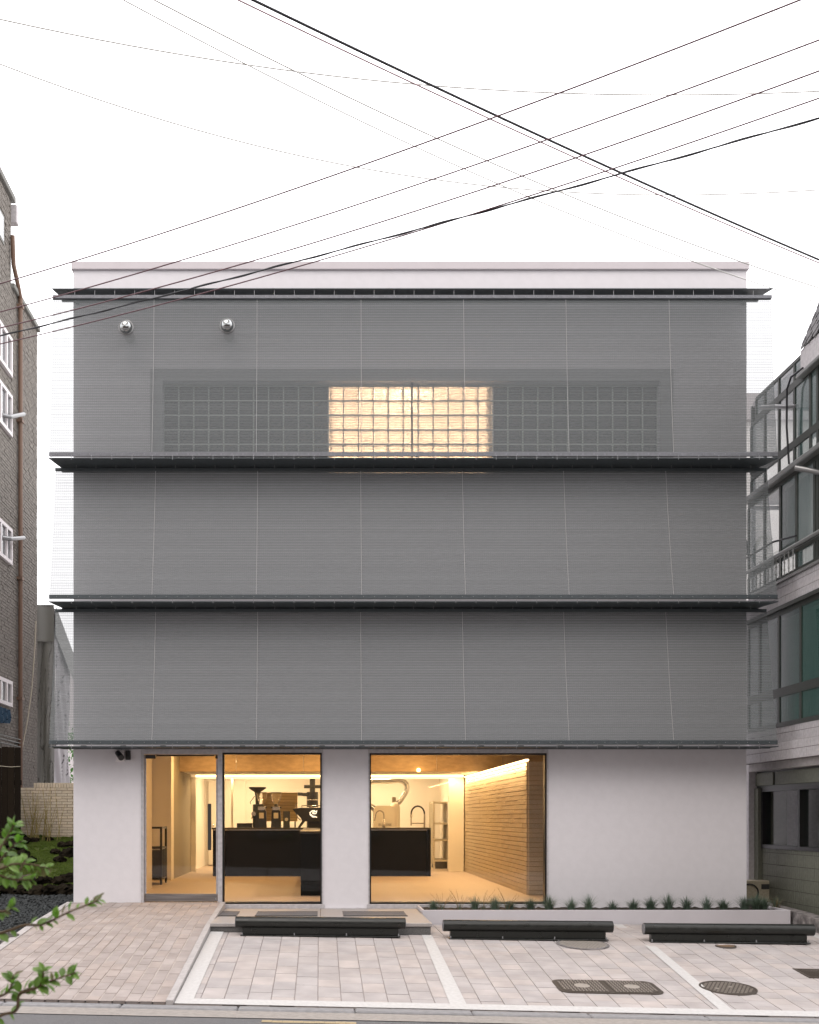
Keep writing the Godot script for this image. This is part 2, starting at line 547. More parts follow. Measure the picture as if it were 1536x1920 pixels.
# ================================================================ the scene
func _ready() -> void:
	rng.seed = 20240607
	wob.seed = 5
	wob.frequency = 0.9
	# camera: level, lens shifted up and to one side
	var cam := Camera3D.new()
	cam.name = "camera"
	add_child(cam)
	cam.near = 0.05
	cam.far = 4000.0
	cam.projection = Camera3D.PROJECTION_FRUSTUM
	cam.size = 1920.0 / F * cam.near
	cam.frustum_offset = Vector2((768.0 - CX) / F, (HY - 960.0) / F) * cam.near
	cam.position = Vector3(0, E, D)
	var att := CameraAttributesPhysical.new()
	att.frustum_near = 0.05
	att.frustum_far = 4000.0
	att.frustum_focal_length = 45.0
	att.frustum_focus_distance = 14.2
	att.exposure_aperture = 5.6
	cam.attributes = att
	cam.projection = Camera3D.PROJECTION_FRUSTUM
	cam.size = 1920.0 / F * 0.05
	cam.frustum_offset = Vector2((768.0 - CX) / F, (HY - 960.0) / F) * 0.05
	cam.near = 0.05
	# an even overcast sky
	var sky := ProceduralSkyMaterial.new()
	sky.sky_top_color = Color(0.99, 0.985, 1.0)
	sky.sky_horizon_color = Color(0.75, 0.745, 0.748)
	sky.sky_curve = 0.6
	sky.ground_horizon_color = Color(0.6, 0.58, 0.57)
	sky.ground_bottom_color = Color(0.5, 0.48, 0.47)
	sky.sun_angle_max = 0.0
	var env := Environment.new()
	env.background_mode = Environment.BG_SKY
	env.sky = Sky.new()
	env.sky.sky_material = sky
	env.background_energy_multiplier = 1.8
	env.tonemap_mode = Environment.TONE_MAPPER_LINEAR
	env.tonemap_exposure = 2.0
	env.sdfgi_enabled = true
	env.ssao_enabled = true
	env.ssil_enabled = true
	var we := WorldEnvironment.new()
	we.name = "world_environment"
	we.environment = env
	add_child(we)
	var sun := DirectionalLight3D.new()
	sun.name = "sun"
	sun.light_energy = 0.25
	sun.light_angular_distance = 40.0
	sun.light_color = Color(1.0, 0.97, 0.95)
	sun.shadow_enabled = true
	add_child(sun)
	sun.look_at_from_position(Vector3(-3, 12, 9), Vector3(0, 0, 0), Vector3.UP)
	materials()
	ground()
	cafe_shell()
	cafe_front()
	cafe_interior()
	screens()
	forecourt()
	garden()
	neighbour_brick()
	neighbour_tiled()
	across_the_street()
	counter_things()
	back_room_things()
	cables()
	shrub()

func area_light(called: String, at: Vector3, size: Vector2, energy: float, col: Color, parent: Node, down := Vector3.DOWN) -> void:
	var l := AreaLight3D.new()
	l.name = called
	l.area_size = size
	l.area_normalize_energy = true
	l.light_energy = energy
	l.light_color = col
	l.shadow_enabled = true
	l.area_range = 14.0
	parent.add_child(l, true)
	var up := Vector3.FORWARD if absf(down.y) > 0.9 else Vector3.UP
	l.look_at_from_position(at, at + down, up)

# ---------------------------------------------------------------- ground, street
func ground() -> void:
	var m := MB.new()
	# one wide sheet that follows the lie of the land just under everything else
	var xs := [-300.0, -60.0, -9.0, 11.0, 60.0, 300.0]
	var zs := [-300.0, -40.0, 0.7, 2.0, 5.11, 60.0, 300.0]
	for a in xs.size() - 1:
		for b in zs.size() - 1:
			var q := []
			for c in [[0, 0], [1, 0], [1, 1], [0, 1]]:
				var x: float = xs[a + c[0]]
				var z: float = zs[b + c[1]]
				q.append(Vector3(x, gy(x, z) - 0.16, z))
			m.poly(q, Vector3.UP)
	struct("ground", m, M.concrete)
	# asphalt, gutter, kerb stones
	m = MB.new()
	strip(m, -40.0, 40.0, 5.58, 11.4, -0.022)
	struct("street", m, M.asphalt)
	m = MB.new()
	strip(m, -40.0, 40.0, 5.27, 5.58, -0.016)
	struct("gutter", m, M.gutter)
	m = MB.new()
	for k in [[-40.0, 11.4], [-40.0, 11.55]]:
		pass
	strip(m, -40.0, 40.0, 11.4, 17.5, 0.09)
	m.poly([Vector3(-40, street(-40) + 0.09, 11.4), Vector3(40, street(40) + 0.09, 11.4), Vector3(40, street(40) - 0.1, 11.4), Vector3(-40, street(-40) - 0.1, 11.4)], Vector3(0, 0, -1))
	struct("pavement", m, M.concrete)
	var kerbs := sub("kerb", self)
	kerbs.set_meta("kind", "structure")
	var km := MB.new()
	km.cbox(Vector3(-0.497, -0.2, -0.078), Vector3(0.497, 0.0, 0.078), 0.012)
	var kmesh := km.mesh()
	for k in 14:
		var x := -6.2 + k * 1.0
		var o := put("kerb_stone", kmesh, M.kerb, kerbs, Vector3(x, street(x) - 0.002 + rng.randf_range(-0.004, 0.004), 5.19))
		o.rotation.z = -0.0209
	# worn yellow line at the edge of the street
	m = MB.new()
	for k in 9:
		var a := -0.47 + k * 0.085
		var w := rng.randf_range(0.035, 0.05)
		var c := 5.69 + rng.randf_range(-0.006, 0.006)
		m.poly([Vector3(a, street(a) - 0.018, c - w), Vector3(a + 0.083, street(a + 0.083) - 0.018, c - w), Vector3(a + 0.083, street(a + 0.083) - 0.018, c + w), Vector3(a, street(a) - 0.018, c + w)], Vector3.UP)
	tag(put("road_marking", m, M.line_yellow, self), "short worn yellow line on the asphalt beside the gutter", "road marking")

func strip(m: MB, x0: float, x1: float, z0: float, z1: float, lift: float) -> void:
	var n := 8
	var cut := [x0, -9.0, -4.0, 0.0, 4.0, 11.0, x1]
	for k in cut.size() - 1:
		var a: float = cut[k]
		var b: float = cut[k + 1]
		m.poly([Vector3(a, street(a) + lift, z0), Vector3(b, street(b) + lift, z0), Vector3(b, street(b) + lift, z1), Vector3(a, street(a) + lift, z1)], Vector3.UP)

# ---------------------------------------------------------------- the cafe building
var cafe: Node3D

func cafe_shell() -> void:
	cafe = thing("cafe_building", "three-storey pale stucco cafe building with stepped grey mesh screens and lit shop windows", "building")
	var x0 := -3.3
	var x1 := 5.714
	var m := MB.new()
	var aL := -2.395
	var aR := 0.043
	var bL := 0.647
	var bR := 3.057
	var gt := 2.052
	var th := -0.22
	# ground storey piers, then the upper wall round the long opening
	m.box(Vector3(x0, -0.6, th), Vector3(aL, gt, 0))
	m.box(Vector3(aR, -0.6, th), Vector3(bL, gt, 0))
	m.box(Vector3(bR, -0.6, th), Vector3(x1, gt, 0))
	m.box(Vector3(x0, gt, th), Vector3(x1, 5.75, 0))
	m.box(Vector3(x0, 5.75, th), Vector3(-2.107, 6.986, 0))
	m.box(Vector3(4.557, 5.75, th), Vector3(x1, 6.986, 0))
	m.box(Vector3(x0, 6.986, th), Vector3(x1, 8.464, 0))
	put("front_wall", m, M.stucco, cafe)
	m = MB.new()
	m.box(Vector3(x0, -0.6, -12.0), Vector3(x0 + 0.22, 8.464, th))
	put("side_wall", m, M.stucco, cafe)
	m = MB.new()
	m.box(Vector3(x1 - 0.22, -0.6, -12.0), Vector3(x1, 8.464, th))
	put("side_wall", m, M.stucco, cafe)
	m = MB.new()
	m.box(Vector3(x0 + 0.22, -0.6, -12.0), Vector3(x1 - 0.22, 8.464, -11.78))
	put("rear_wall", m, M.stucco, cafe)
	m = MB.new()
	m.box(Vector3(x0 + 0.22, 7.9, -11.78), Vector3(x1 - 0.22, 8.1, th))
	put("roof", m, M.concrete, cafe)
	m = MB.new()
	m.cbox(Vector3(x0 - 0.025, 8.464, -0.26), Vector3(x1 + 0.025, 8.571, 0.035), 0.006)
	m.cbox(Vector3(x0 - 0.025, 8.464, -12.0), Vector3(x0 + 0.26, 8.571, -0.262), 0.006)
	m.cbox(Vector3(x1 - 0.26, 8.464, -12.0), Vector3(x1 + 0.025, 8.571, -0.262), 0.006)
	put("parapet_cap", m, M.cap, cafe)
	# floors of the upper storeys
	m = MB.new()
	m.box(Vector3(x0 + 0.22, 2.62, -11.78), Vector3(x1 - 0.22, 2.82, th))
	put("storey_slab", m, M.concrete, cafe)
	m = MB.new()
	m.box(Vector3(x0 + 0.22, 5.2, -11.78), Vector3(x1 - 0.22, 5.4, th))
	put("storey_slab", m, M.concrete, cafe)
	# rough-cast band round the glass block opening
	m = MB.new()
	m.box(Vector3(-2.271, 5.75, 0), Vector3(-2.107, 7.143, 0.014))
	m.box(Vector3(4.557, 5.75, 0), Vector3(4.729, 7.143, 0.014))
	m.box(Vector3(-2.107, 6.986, 0), Vector3(4.557, 7.143, 0.014))
	put("window_surround", m, M.render_band, cafe)
	glass_blocks()

func glass_blocks() -> void:
	var w := sub("glass_block_window", cafe)
	var wide := 6.664
	var cols := 33
	var rows := 6
	var dx := wide / cols
	var dy := 0.1965
	var top := 6.958
	var m := MB.new()
	m.box(Vector3(-2.107, top, -0.2), Vector3(4.557, 6.986, -0.1))
	for r in rows + 1:
		var y := top - r * dy
		m.box(Vector3(-2.107, y - 0.008, -0.19), Vector3(4.557, y + 0.008, -0.107))
	for c in cols + 1:
		var x := -2.107 + c * dx
		m.box(Vector3(x - 0.008, top - rows * dy, -0.191), Vector3(x + 0.008, top, -0.108))
	put("mortar_joint", m, M.mortar, w)
	var g := MB.new()
	g.cbox(Vector3(-dx / 2 + 0.0085, -dy / 2 + 0.0085, -0.04), Vector3(dx / 2 - 0.0085, dy / 2 - 0.0085, 0.04), 0.012)
	var gm := g.mesh()
	for r in rows:
		for c in cols:
			put("glass_block", gm, M.glass_block, w, Vector3(-2.107 + (c + 0.5) * dx, top - (r + 0.5) * dy, -0.147))
	m = MB.new()
	m.box(Vector3(1.227, 5.76, -0.1), Vector3(1.25, 6.985, -0.06))
	put("steel_post", m, M.black_frame, w)
	# the lit room behind the middle of the window
	m = MB.new()
	m.box(Vector3(0.1, 5.4, -2.4), Vector3(0.16, 7.6, -0.23))
	m.box(Vector3(2.27, 5.4, -2.4), Vector3(2.33, 7.6, -0.23))
	m.box(Vector3(0.16, 5.4, -2.4), Vector3(2.27, 7.6, -2.34))
	m.box(Vector3(0.1, 7.6, -2.4), Vector3(2.33, 7.66, -0.23))
	put("lit_room", m, M.plaster_white, cafe)
	m = MB.new()
	m.cyl(Vector3(1.2, 7.56, -1.0), Vector3(1.2, 7.6, -1.0), 0.16, 0.16, 24)
	put("ceiling_light", m, M.bulb, cafe)
	area_light("ceiling_light_glow", Vector3(1.2, 7.55, -1.0), Vector2(0.3, 0.3), 14.0, Color(1.0, 0.855, 0.72), cafe)

func rect_frame(m: MB, x0: float, x1: float, y0: float, y1: float, w: float, za: float, zb: float) -> void:
	m.box(Vector3(x0, y0, za), Vector3(x0 + w, y1, zb))
	m.box(Vector3(x1 - w, y0, za), Vector3(x1, y1, zb))
	m.box(Vector3(x0 + w, y0, za), Vector3(x1 - w, y0 + w, zb))
	m.box(Vector3(x0 + w, y1 - w, za), Vector3(x1 - w, y1, zb))

func cafe_front() -> void:
	var m := MB.new()
	var aL := -2.395
	var aR := 0.043
	var top := 2.052
	# pale aluminium surround of the entrance unit
	var xm0 := px(408.5)
	var xm1 := px(417.0)
	m.box(Vector3(aL, -0.1, -0.16), Vector3(px(270.0), top, 0.012))
	m.box(Vector3(px(270.0), py(1414.0), -0.16), Vector3(xm0, top, 0.011))
	m.box(Vector3(xm0, -0.1, -0.16), Vector3(xm1, top, 0.012))
	m.box(Vector3(xm1, py(1411.0), -0.16), Vector3(aR, top, 0.011))
	m.box(Vector3(px(603.6), -0.02, -0.16), Vector3(aR, py(1411.0), 0.012))
	put("entrance_surround", m, M.alu, cafe)
	m = MB.new()
	m.cbox(Vector3(xm1, -0.085, -0.2), Vector3(aR + 0.02, -0.024, 0.03), 0.005)
	put("window_sill", m, M.alu, cafe)
	m = MB.new()
	m.cbox(Vector3(0.627, -0.085, -0.2), Vector3(3.08, -0.024, 0.03), 0.005)
	put("window_sill", m, M.alu, cafe)
	m = MB.new()
	m.box(Vector3(0.063, -0.3, 0.0), Vector3(0.627, -0.062, 0.022))
	put("plinth", m, M.stucco, cafe)
	# trim of the wide window
	m = MB.new()
	m.box(Vector3(0.647, -0.02, -0.16), Vector3(px(693.0), top, 0.010))
	m.box(Vector3(px(1025.5), -0.02, -0.16), Vector3(3.057, top, 0.010))
	m.box(Vector3(px(693.0), py(1412.0), -0.16), Vector3(px(1025.5), top, 0.009))
	put("window_trim", m, M.alu, cafe)
	for a in [[xm1, px(603.6), py(1411.0)], [px(693.0), px(1025.5), py(1412.0)]]:
		var w := sub("shop_window", cafe)
		m = MB.new()
		rect_frame(m, a[0], a[1], -0.022, a[2], 0.022, -0.13, -0.02)
		put("frame", m, M.black_frame, w)
		m = MB.new()
		m.poly([Vector3(a[0] + 0.02, 0.0, -0.08), Vector3(a[1] - 0.02, 0.0, -0.08), Vector3(a[1] - 0.02, a[2] - 0.02, -0.08), Vector3(a[0] + 0.02, a[2] - 0.02, -0.08)], Vector3(0, 0, 1))
		put("pane", m, M.glass, w)
	# frameless glass door
	var d := sub("glass_door", cafe)
	var dl := px(271.0)
	var dr := px(407.5)
	m = MB.new()
	m.poly([Vector3(dl, 0.11, -0.06), Vector3(dr, 0.11, -0.06), Vector3(dr, py(1416.5), -0.06), Vector3(dl, py(1416.5), -0.06)], Vector3(0, 0, 1))
	put("pane", m, M.glass, d)
	m = MB.new()
	m.cbox(Vector3(dl, 0.005, -0.085), Vector3(dr, 0.113, -0.035), 0.005)
	put("bottom_rail", m, M.stainless, d)
	m = MB.new()
	m.cbox(Vector3(dl + 0.005, py(1422.0), -0.08), Vector3(dl + 0.14, py(1415.0), -0.04), 0.004)
	m.cbox(Vector3(dr - 0.03, py(1422.0), -0.08), Vector3(dr, py(1415.0), -0.04), 0.004)
	put("patch_fitting", m, M.black_rough, d)
	m = MB.new()
	m.box(Vector3(dl + 0.15, py(1417.5), -0.07), Vector3(dr - 0.04, py(1414.8), -0.05))
	put("top_rail", m, M.black_frame, d)
	m = MB.new()
	m.box(Vector3(dl - 0.004, 0.11, -0.075), Vector3(dl + 0.016, py(1416.5), -0.045))
	put("edge_strip", m, M.alu, d)
	m = MB.new()
	m.box(Vector3(dr - 0.02, 0.11, -0.075), Vector3(dr - 0.001, py(1423.0), -0.045))
	put("edge_strip", m, M.alu, d)
	m = MB.new()
	m.cbox(Vector3(px(390.0), py(1594.0), 0.0), Vector3(px(396.5), py(1507.0), 0.022), 0.004)
	m.cyl(Vector3(px(393.0), py(1580.0), -0.06), Vector3(px(393.0), py(1580.0), 0.0), 0.009, 0.009)
	m.cyl(Vector3(px(393.0), py(1520.0), -0.06), Vector3(px(393.0), py(1520.0), 0.0), 0.009, 0.009)
	put("handle", m, M.black_rough, d)
	m = MB.new()
	m.cyl(Vector3(px(405.0), 0.045, -0.036), Vector3(px(405.0), 0.045, -0.028), 0.016, 0.014, 14)
	put("lock", m, M.chrome, d)
	# security camera and sensor by the door
	var c := thing("security_camera", "black bullet camera on square white plate under the lowest ledge", "security camera", Vector3(px(226.0), py(1417.0), 0.0))
	m = MB.new()
	m.cbox(Vector3(-0.056, -0.078, 0.0), Vector3(0.056, 0.075, 0.025), 0.006)
	put("plate", m, M.white_frame, c)
	m = MB.new()
	m.cyl(Vector3(-0.03, 0.035, 0.035), Vector3(0.04, -0.035, 0.15), 0.037, 0.042, 16)
	m.cyl(Vector3(-0.03, 0.03, 0.0), Vector3(-0.02, 0.03, 0.06), 0.014, 0.014, 10)
	put("body", m, M.black, c)
	m = MB.new()
	m.cyl(Vector3(0.04, -0.035, 0.15), Vector3(0.041, -0.036, 0.152), 0.022, 0.022, 14)
	put("lens", m, M.black, c)
	c = thing("door_sensor", "black box sensor mounted on the wall beside the security camera", "sensor", Vector3(px(241.0), py(1416.0), 0.0))
	m = MB.new()
	m.cbox(Vector3(-0.033, -0.065, 0.0), Vector3(0.033, 0.06, 0.05), 0.008)
	put("housing", m, M.black, c)
	m = MB.new()
	m.cbox(Vector3(-0.02, -0.06, 0.051), Vector3(0.02, -0.02, 0.056), 0.004)
	put("sensor_eye", m, M.black_rough, c)

# ---------------------------------------------------------------- inside the shop
func cafe_interior() -> void:
	var m := MB.new()
	# floor boards run across the room
	m.box(Vector3(-3.08, -0.3, -11.78), Vector3(5.49, -0.0, -0.221))
	m.box(Vector3(-2.395, -0.3, -0.221), Vector3(3.05, -0.086, -0.001))
	m.box(Vector3(-2.39, -0.086, -0.2), Vector3(xd(), -0.002, -0.001))
	put("shop_floor", m, M.floor, cafe)
	# walls with their returns
	m = MB.new()
	m.box(Vector3(-3.08, 0, -2.8), Vector3(-2.69, 2.62, -0.221))
	put("inner_wall", m, M.plaster, cafe)
	m = MB.new()
	m.box(Vector3(-3.08, 0, -5.35), Vector3(-2.69, 2.62, -5.0))
	put("pillar", m, M.plaster_white, cafe)
	m = MB.new()
	m.box(Vector3(-3.08, 0, -8.1), Vector3(-2.705, 2.62, -5.352))
	put("inner_wall", m, M.olive, cafe)
	m = MB.new()
	m.box(Vector3(-3.08, 2.25, -5.0), Vector3(-2.9, 2.62, -2.8))
	m.box(Vector3(-3.078, 0, -5.0), Vector3(-3.06, 2.25, -2.8))
	put("alcove_wall", m, M.plaster, cafe)
	m = MB.new()
	m.box(Vector3(-3.08, 2.6, -6.3), Vector3(5.49, 2.618, -0.222))
	put("ceiling", m, M.plaster, cafe)
	m = MB.new()
	m.box(Vector3(-2.7, 2.03, -8.1), Vector3(5.49, 2.06, -6.33))
	put("lower_ceiling", m, M.plaster_white, cafe)
	m = MB.new()
	m.box(Vector3(5.3, 0, -8.1), Vector3(5.49, 2.6, -0.222))
	put("inner_wall", m, M.plaster, cafe)
	# plywood fascia
	var f := sub("plywood_fascia", cafe)
	var cuts := [-3.06, -2.86, -1.617, -0.32, 0.97, 2.256, 3.53, 4.8, 5.29]
	for k in cuts.size() - 1:
		m = MB.new()
		m.cbox(Vector3(cuts[k] + 0.003, 2.02, -6.33), Vector3(cuts[k + 1] - 0.003, 2.6, -6.3), 0.003)
		put("plywood_panel", m, M.ply, f)
	# low brick partition
	var b := sub("brick_partition", cafe)
	m = MB.new()
	m.box(Vector3(3.075, 0, -8.1), Vector3(3.6, 1.955, -1.385))
	put("core", m, M.imortar, b)
	var bh := 0.07
	var bl := 0.29
	var one := MB.new()
	one.cbox(Vector3(-0.02, -bh / 2 + 0.003, -bl / 2 + 0.0015), Vector3(0.02, bh / 2 - 0.003, bl / 2 - 0.0015), 0.003)
	var om := one.mesh()
	var rest := MB.new()
	var count := 0
	for r in 28:
		var off := (r % 2) * bl / 2
		# end face towards the window
		for k in 2:
			var o := put("brick", om, M.ibrick[rng.randi() % 4], b, Vector3(3.06 + bl / 2 + k * bl - off * 0.0, (r + 0.5) * bh, -1.385))
			o.rotation.y = PI / 2
			o.position.z += rng.randf_range(-0.002, 0.003)
			if k == 1: o.scale.z = 0.86; o.position.x -= 0.02
	for k in 25:
		for r in 28:
			var off := (r % 2) * bl / 2
			var zc := -1.405 - (k + 0.5) * bl + off - bl / 2 * 0.0
			if zc + bl / 2 > -1.4: zc = -1.405 - bl / 4
			if zc < -8.24: continue
			var wide := 1.0 if zc < -1.5 else (0.5 if r % 2 == 1 else 1.0)
			if k < 9:
				var o := put("brick", om, M.ibrick[rng.randi() % 4], b, Vector3(3.06 + rng.randf_range(-0.003, 0.003), (r + 0.5) * bh, zc))
				if wide < 1.0: o.scale.z = 0.5
			else:
				rest.ocbox(Transform3D(Basis(), Vector3(3.06 + rng.randf_range(-0.003, 0.003), (r + 0.5) * bh, zc)), Vector3(0.04, bh - 0.006, bl - 0.003), 0.003)
	put("brick_courses", rest, M.ibrick[1], b).set_meta("kind", "stuff")
	# light strips: along the top of the brick, along the back, round the rear doorway
	var warm := Color(1.0, 0.83, 0.6)
	m = MB.new()
	m.cbox(Vector3(3.02, 1.965, -8.0), Vector3(3.07, 1.995, -1.38), 0.006)
	put("led_strip", m, M.led, cafe)
	area_light("led_strip_glow", Vector3(2.99, 1.95, -4.7), Vector2(0.05, 6.5), 4.2, warm, cafe)
	m = MB.new()
	m.cbox(Vector3(-2.6, 1.985, -8.06), Vector3(3.0, 2.02, -8.02), 0.006)
	put("led_strip", m, M.led, cafe)
	area_light("led_strip_glow", Vector3(0.2, 1.97, -7.98), Vector2(5.4, 0.05), 2.6, warm, cafe)
	# unseen downlights: front row by the windows, rear row added to brighten the fascia
	for p in [Vector3(-1.6, 2.6, -1.6), Vector3(0.9, 2.6, -1.6), Vector3(-1.9, 2.6, -5.3), Vector3(-0.1, 2.6, -5.3), Vector3(1.7, 2.6, -5.3)]:
		m = MB.new()
		m.cyl(p + Vector3(0, -0.03, 0), p, 0.07, 0.07, 20)
		put("unseen_downlight", m, M.bulb, cafe)
		area_light("unseen_downlight_glow", p + Vector3(0, -0.04, 0), Vector2(0.13, 0.13), 1.75, Color(1.0, 0.79, 0.5), cafe)
	m = MB.new()
	var bp := pz(785.0, 1444.0, -6.2)
	m.cyl(bp + Vector3(0, 0, -0.1), bp + Vector3(0, 0, -0.03), 0.02, 0.03, 12)
	m.lathe([Vector2(0.0, 0.04), Vector2(0.028, 0.03), Vector2(0.04, 0.0), Vector2(0.028, -0.03), Vector2(0.0, -0.04)], Transform3D(Basis(), bp), 16)
	put("spot_light", m, M.bulb, cafe)
	# back room behind glass
	m = MB.new()
	m.box(Vector3(-3.08, 0, -10.9), Vector3(5.49, 2.62, -10.8))
	put("rear_partition", m, M.plaster_white, cafe)
	m = MB.new()
	m.box(Vector3(2.82, 0, -10.8), Vector3(3.02, 2.62, -8.102))
	put("inner_wall", m, M.plaster_white, cafe)
	m = MB.new()
	m.box(Vector3(-2.9, 0, -10.8), Vector3(-2.705, 2.62, -8.102))
	put("inner_wall", m, M.plaster_white, cafe)
	m = MB.new()
	m.box(Vector3(-2.7, 2.4, -10.8), Vector3(2.82, 2.43, -8.1))
	put("ceiling", m, M.plaster_white, cafe)
	for x in [-1.4, 1.4]:
		m = MB.new()
		m.box(Vector3(x - 0.6, 2.37, -9.6), Vector3(x + 0.6, 2.398, -9.5))
		put("tube_light", m, M.led, cafe)
		area_light("tube_light_glow", Vector3(x, 2.36, -9.55), Vector2(1.15, 0.1), 3.2, Color(1.0, 0.87, 0.68), cafe)
	# glazed screen between shop and back room
	var g := sub("glazed_partition", cafe)
	m = MB.new()
	m.box(Vector3(-2.7, 0, -8.14), Vector3(-2.6, 1.98, -8.06))
	m.box(Vector3(-1.86, 0, -8.13), Vector3(-1.82, 1.95, -8.07))
	m.box(Vector3(0.42, 0, -8.13), Vector3(0.46, 1.95, -8.07))
	m.box(Vector3(2.7, 0, -8.14), Vector3(2.82, 1.98, -8.06))
	m.box(Vector3(-2.6, 1.95, -8.13), Vector3(2.7, 1.983, -8.07))
	put("frame", m, M.plaster_white, g)
	for a in [[-1.82, 0.42], [0.46, 2.7]]:
		m = MB.new()
		m.poly([Vector3(a[0], 0.02, -8.1), Vector3(a[1], 0.02, -8.1), Vector3(a[1], 1.95, -8.1), Vector3(a[0], 1.95, -8.1)], Vector3(0, 0, 1))
		put("pane", m, M.glass, g)
	# plain white door in the back room
	var dr := sub("rear_door", cafe)
	m = MB.new()
	m.cbox(Vector3(-2.62, 0.02, -10.79), Vector3(-1.75, 2.0, -10.74), 0.006)
	put("leaf", m, M.plaster_white, dr)
	m = MB.new()
	m.lathe([Vector2(0.0, 0.05), Vector2(0.025, 0.045), Vector2(0.03, 0.03), Vector2(0.012, 0.0)], Transform3D(Basis(Vector3.RIGHT, PI / 2), Vector3(-2.5, 0.95, -10.74)), 14)
	put("knob", m, M.chrome_soft, dr)

func xd() -> float:
	return px(408.5)

# ---------------------------------------------------------------- mesh screens and their steel ledges
const SX0 := -3.51
const SX1 := 5.93

func screens() -> void:
	var seams := [-2.178, -0.825, 0.54, 1.887, 3.23, 4.585]
	var rows := [
		[7.945, 5.86, "top", "grey mesh screen hanging over the glass block window"],
		[5.735, 4.015, "mid", "grey mesh screen hanging between the two dark middle ledges"],
		[3.865, 2.128, "low", "grey mesh screen hanging just above the shop windows"]]
	for r in rows:
		var top: float = r[0]
		var bot: float = r[1]
		var t := thing("sun_screen", r[3], "mesh screen", Vector3(0, bot, 0.46))
		var o := Vector3(0, -bot, -0.46)
		var xs := [SX0] + seams + [SX1]
		var zt := 0.275 if r[2] == "top" else 0.14
		for k in xs.size() - 1:
			var m := MB.new()
			var a: float = xs[k]
			var b: float = xs[k + 1]
			var h := (top - bot) / 0.35
			# cloth hangs with a barely visible belly
			var n := 6
			for j in n:
				var q := []
				var uv := []
				for c in [[0, j], [1, j], [1, j + 1], [0, j + 1]]:
					var f: float = float(c[1]) / n
					var sag := 0.02 * sin(f * PI)
					q.append(Vector3(b if c[0] else a, lerpf(top, bot, f), lerpf(zt, 0.46, f) - sag) + o)
					uv.append(Vector2((b if c[0] else a) / 0.11, f * h))
				m.poly(q, Vector3(0, 0.1, 1), uv)
			put("panel", m, M.fabric, t)
		for x in seams:
			var m := MB.new()
			var pts := []
			for j in 7:
				var f := j / 6.0
				pts.append(Vector3(x, lerpf(top, bot, f), lerpf(zt, 0.46, f) - 0.02 * sin(f * PI) + 0.003) + o)
			m.tube(pts, 0.0034, 5)
			put("seam", m, M.thread, t)
		# clamp bars
		var m2 := MB.new()
		m2.cbox(Vector3(SX0 + 0.0, top - 0.005, zt - 0.015) + o, Vector3(SX1 - 0.01, top + (0.036 if r[2] != "top" else -0.001), zt + 0.015) + o, 0.003)
		put("top_clamp", m2, M.steel, t)
		if r[2] == "top":
			m2 = MB.new()
			m2.cbox(Vector3(SX0 + 0.005, top, 0.265) + o, Vector3(SX1 + 0.0, top + 0.046, 0.3) + o, 0.003)
			put("front_rail", m2, M.steel_pale, t)
		m2 = MB.new()
		m2.cbox(Vector3(SX0, bot - 0.045, 0.45) + o, Vector3(SX1, bot + 0.01, 0.475) + o, 0.003)
		put("bottom_clamp", m2, M.steel_pale if r[2] == "top" else M.steel, t)
		# bolt heads on both clamps, too small to tell apart
		m2 = MB.new()
		var x := SX0 + 0.1
		while x < SX1 - 0.05:
			m2.cyl(Vector3(x, bot - 0.018, 0.475) + o, Vector3(x, bot - 0.018, 0.481) + o, 0.006, 0.005, 6)
			if r[2] == "top":
				m2.cyl(Vector3(x, top + 0.024, 0.3) + o, Vector3(x, top + 0.024, 0.306) + o, 0.006, 0.005, 6)
			x += 0.142
		put("bolt_row", m2, M.bolt, t).set_meta("kind", "stuff")
	# ledges: a plate out from the wall, brackets under it, hangers up to the clamp
	var led := [
		[8.078, 0.3, "thin dark steel ledge under the parapet above the top screen"],
		[5.80, 0.47, "dark steel ledge below the glass block window"],
		[3.94, 0.47, "dark steel ledge between the middle and lowest screens"],
		[2.062, 0.47, "slim dark steel ledge above the shop windows"]]
	for k in 4:
		var y: float = led[k][0]
		var z1: float = led[k][1]
		var t := thing("steel_ledge", led[k][2], "ledge", Vector3(0, y, 0))
		var o := Vector3(0, -y, 0)
		var m := MB.new()
		var e0 := SX0 - 0.005
		var e1 := SX1 + 0.01
		# plate with mitred ends
		m.prism([Vector2(e0, z1), Vector2(e1, z1), Vector2(e1 - 0.12, 0.0), Vector2(e0 + 0.09, 0.0)], Transform3D(Basis(Vector3(1, 0, 0), Vector3(0, 0, 1), Vector3(0, -1, 0)), Vector3(0, y, 0) + o), 0.012)
		put("plate", m, M.steel, t)
		m = MB.new()
		if k == 3:
			m.box(Vector3(e0 + 0.03, y - 0.022, 0.3) + o, Vector3(e1 - 0.05, y - 0.0125, 0.33) + o)
		else:
			m.box(Vector3(e0 + 0.07, y - 0.05, 0.02) + o, Vector3(e1 - 0.09, y - 0.0125, 0.06) + o)
		put("back_rail", m, M.steel, t)
		# wall cleats above the plate and the thin ties up to the clamp
		m = MB.new()
		var tie := MB.new()
		var x := SX0 + 0.36
		var j := 0
		while x < SX1 - 0.2:
			if k > 0 and x > -3.28 and x < 5.6:
				m.cbox(Vector3(x - 0.04, y + 0.001, 0.005) + o, Vector3(x + 0.04, y + 0.035, 0.09) + o, 0.008)
			x += 0.53
		x = SX0 + 0.03
		while x < SX1:
			if k > 0:
				tie.cyl(Vector3(x, y - 0.03, z1 + 0.006) + o, Vector3(x, y + 0.03, z1 + 0.006) + o, 0.0035, 0.0035, 5)
			if k < 3:
				var yy: float = y - (0.1 if k == 0 else 0.05)
				tie.cyl(Vector3(x, yy, 0.28 if k == 0 else 0.2) + o, Vector3(x, y - 0.012, 0.28 if k == 0 else 0.2) + o, 0.0035, 0.0035, 5)
			x += 0.262
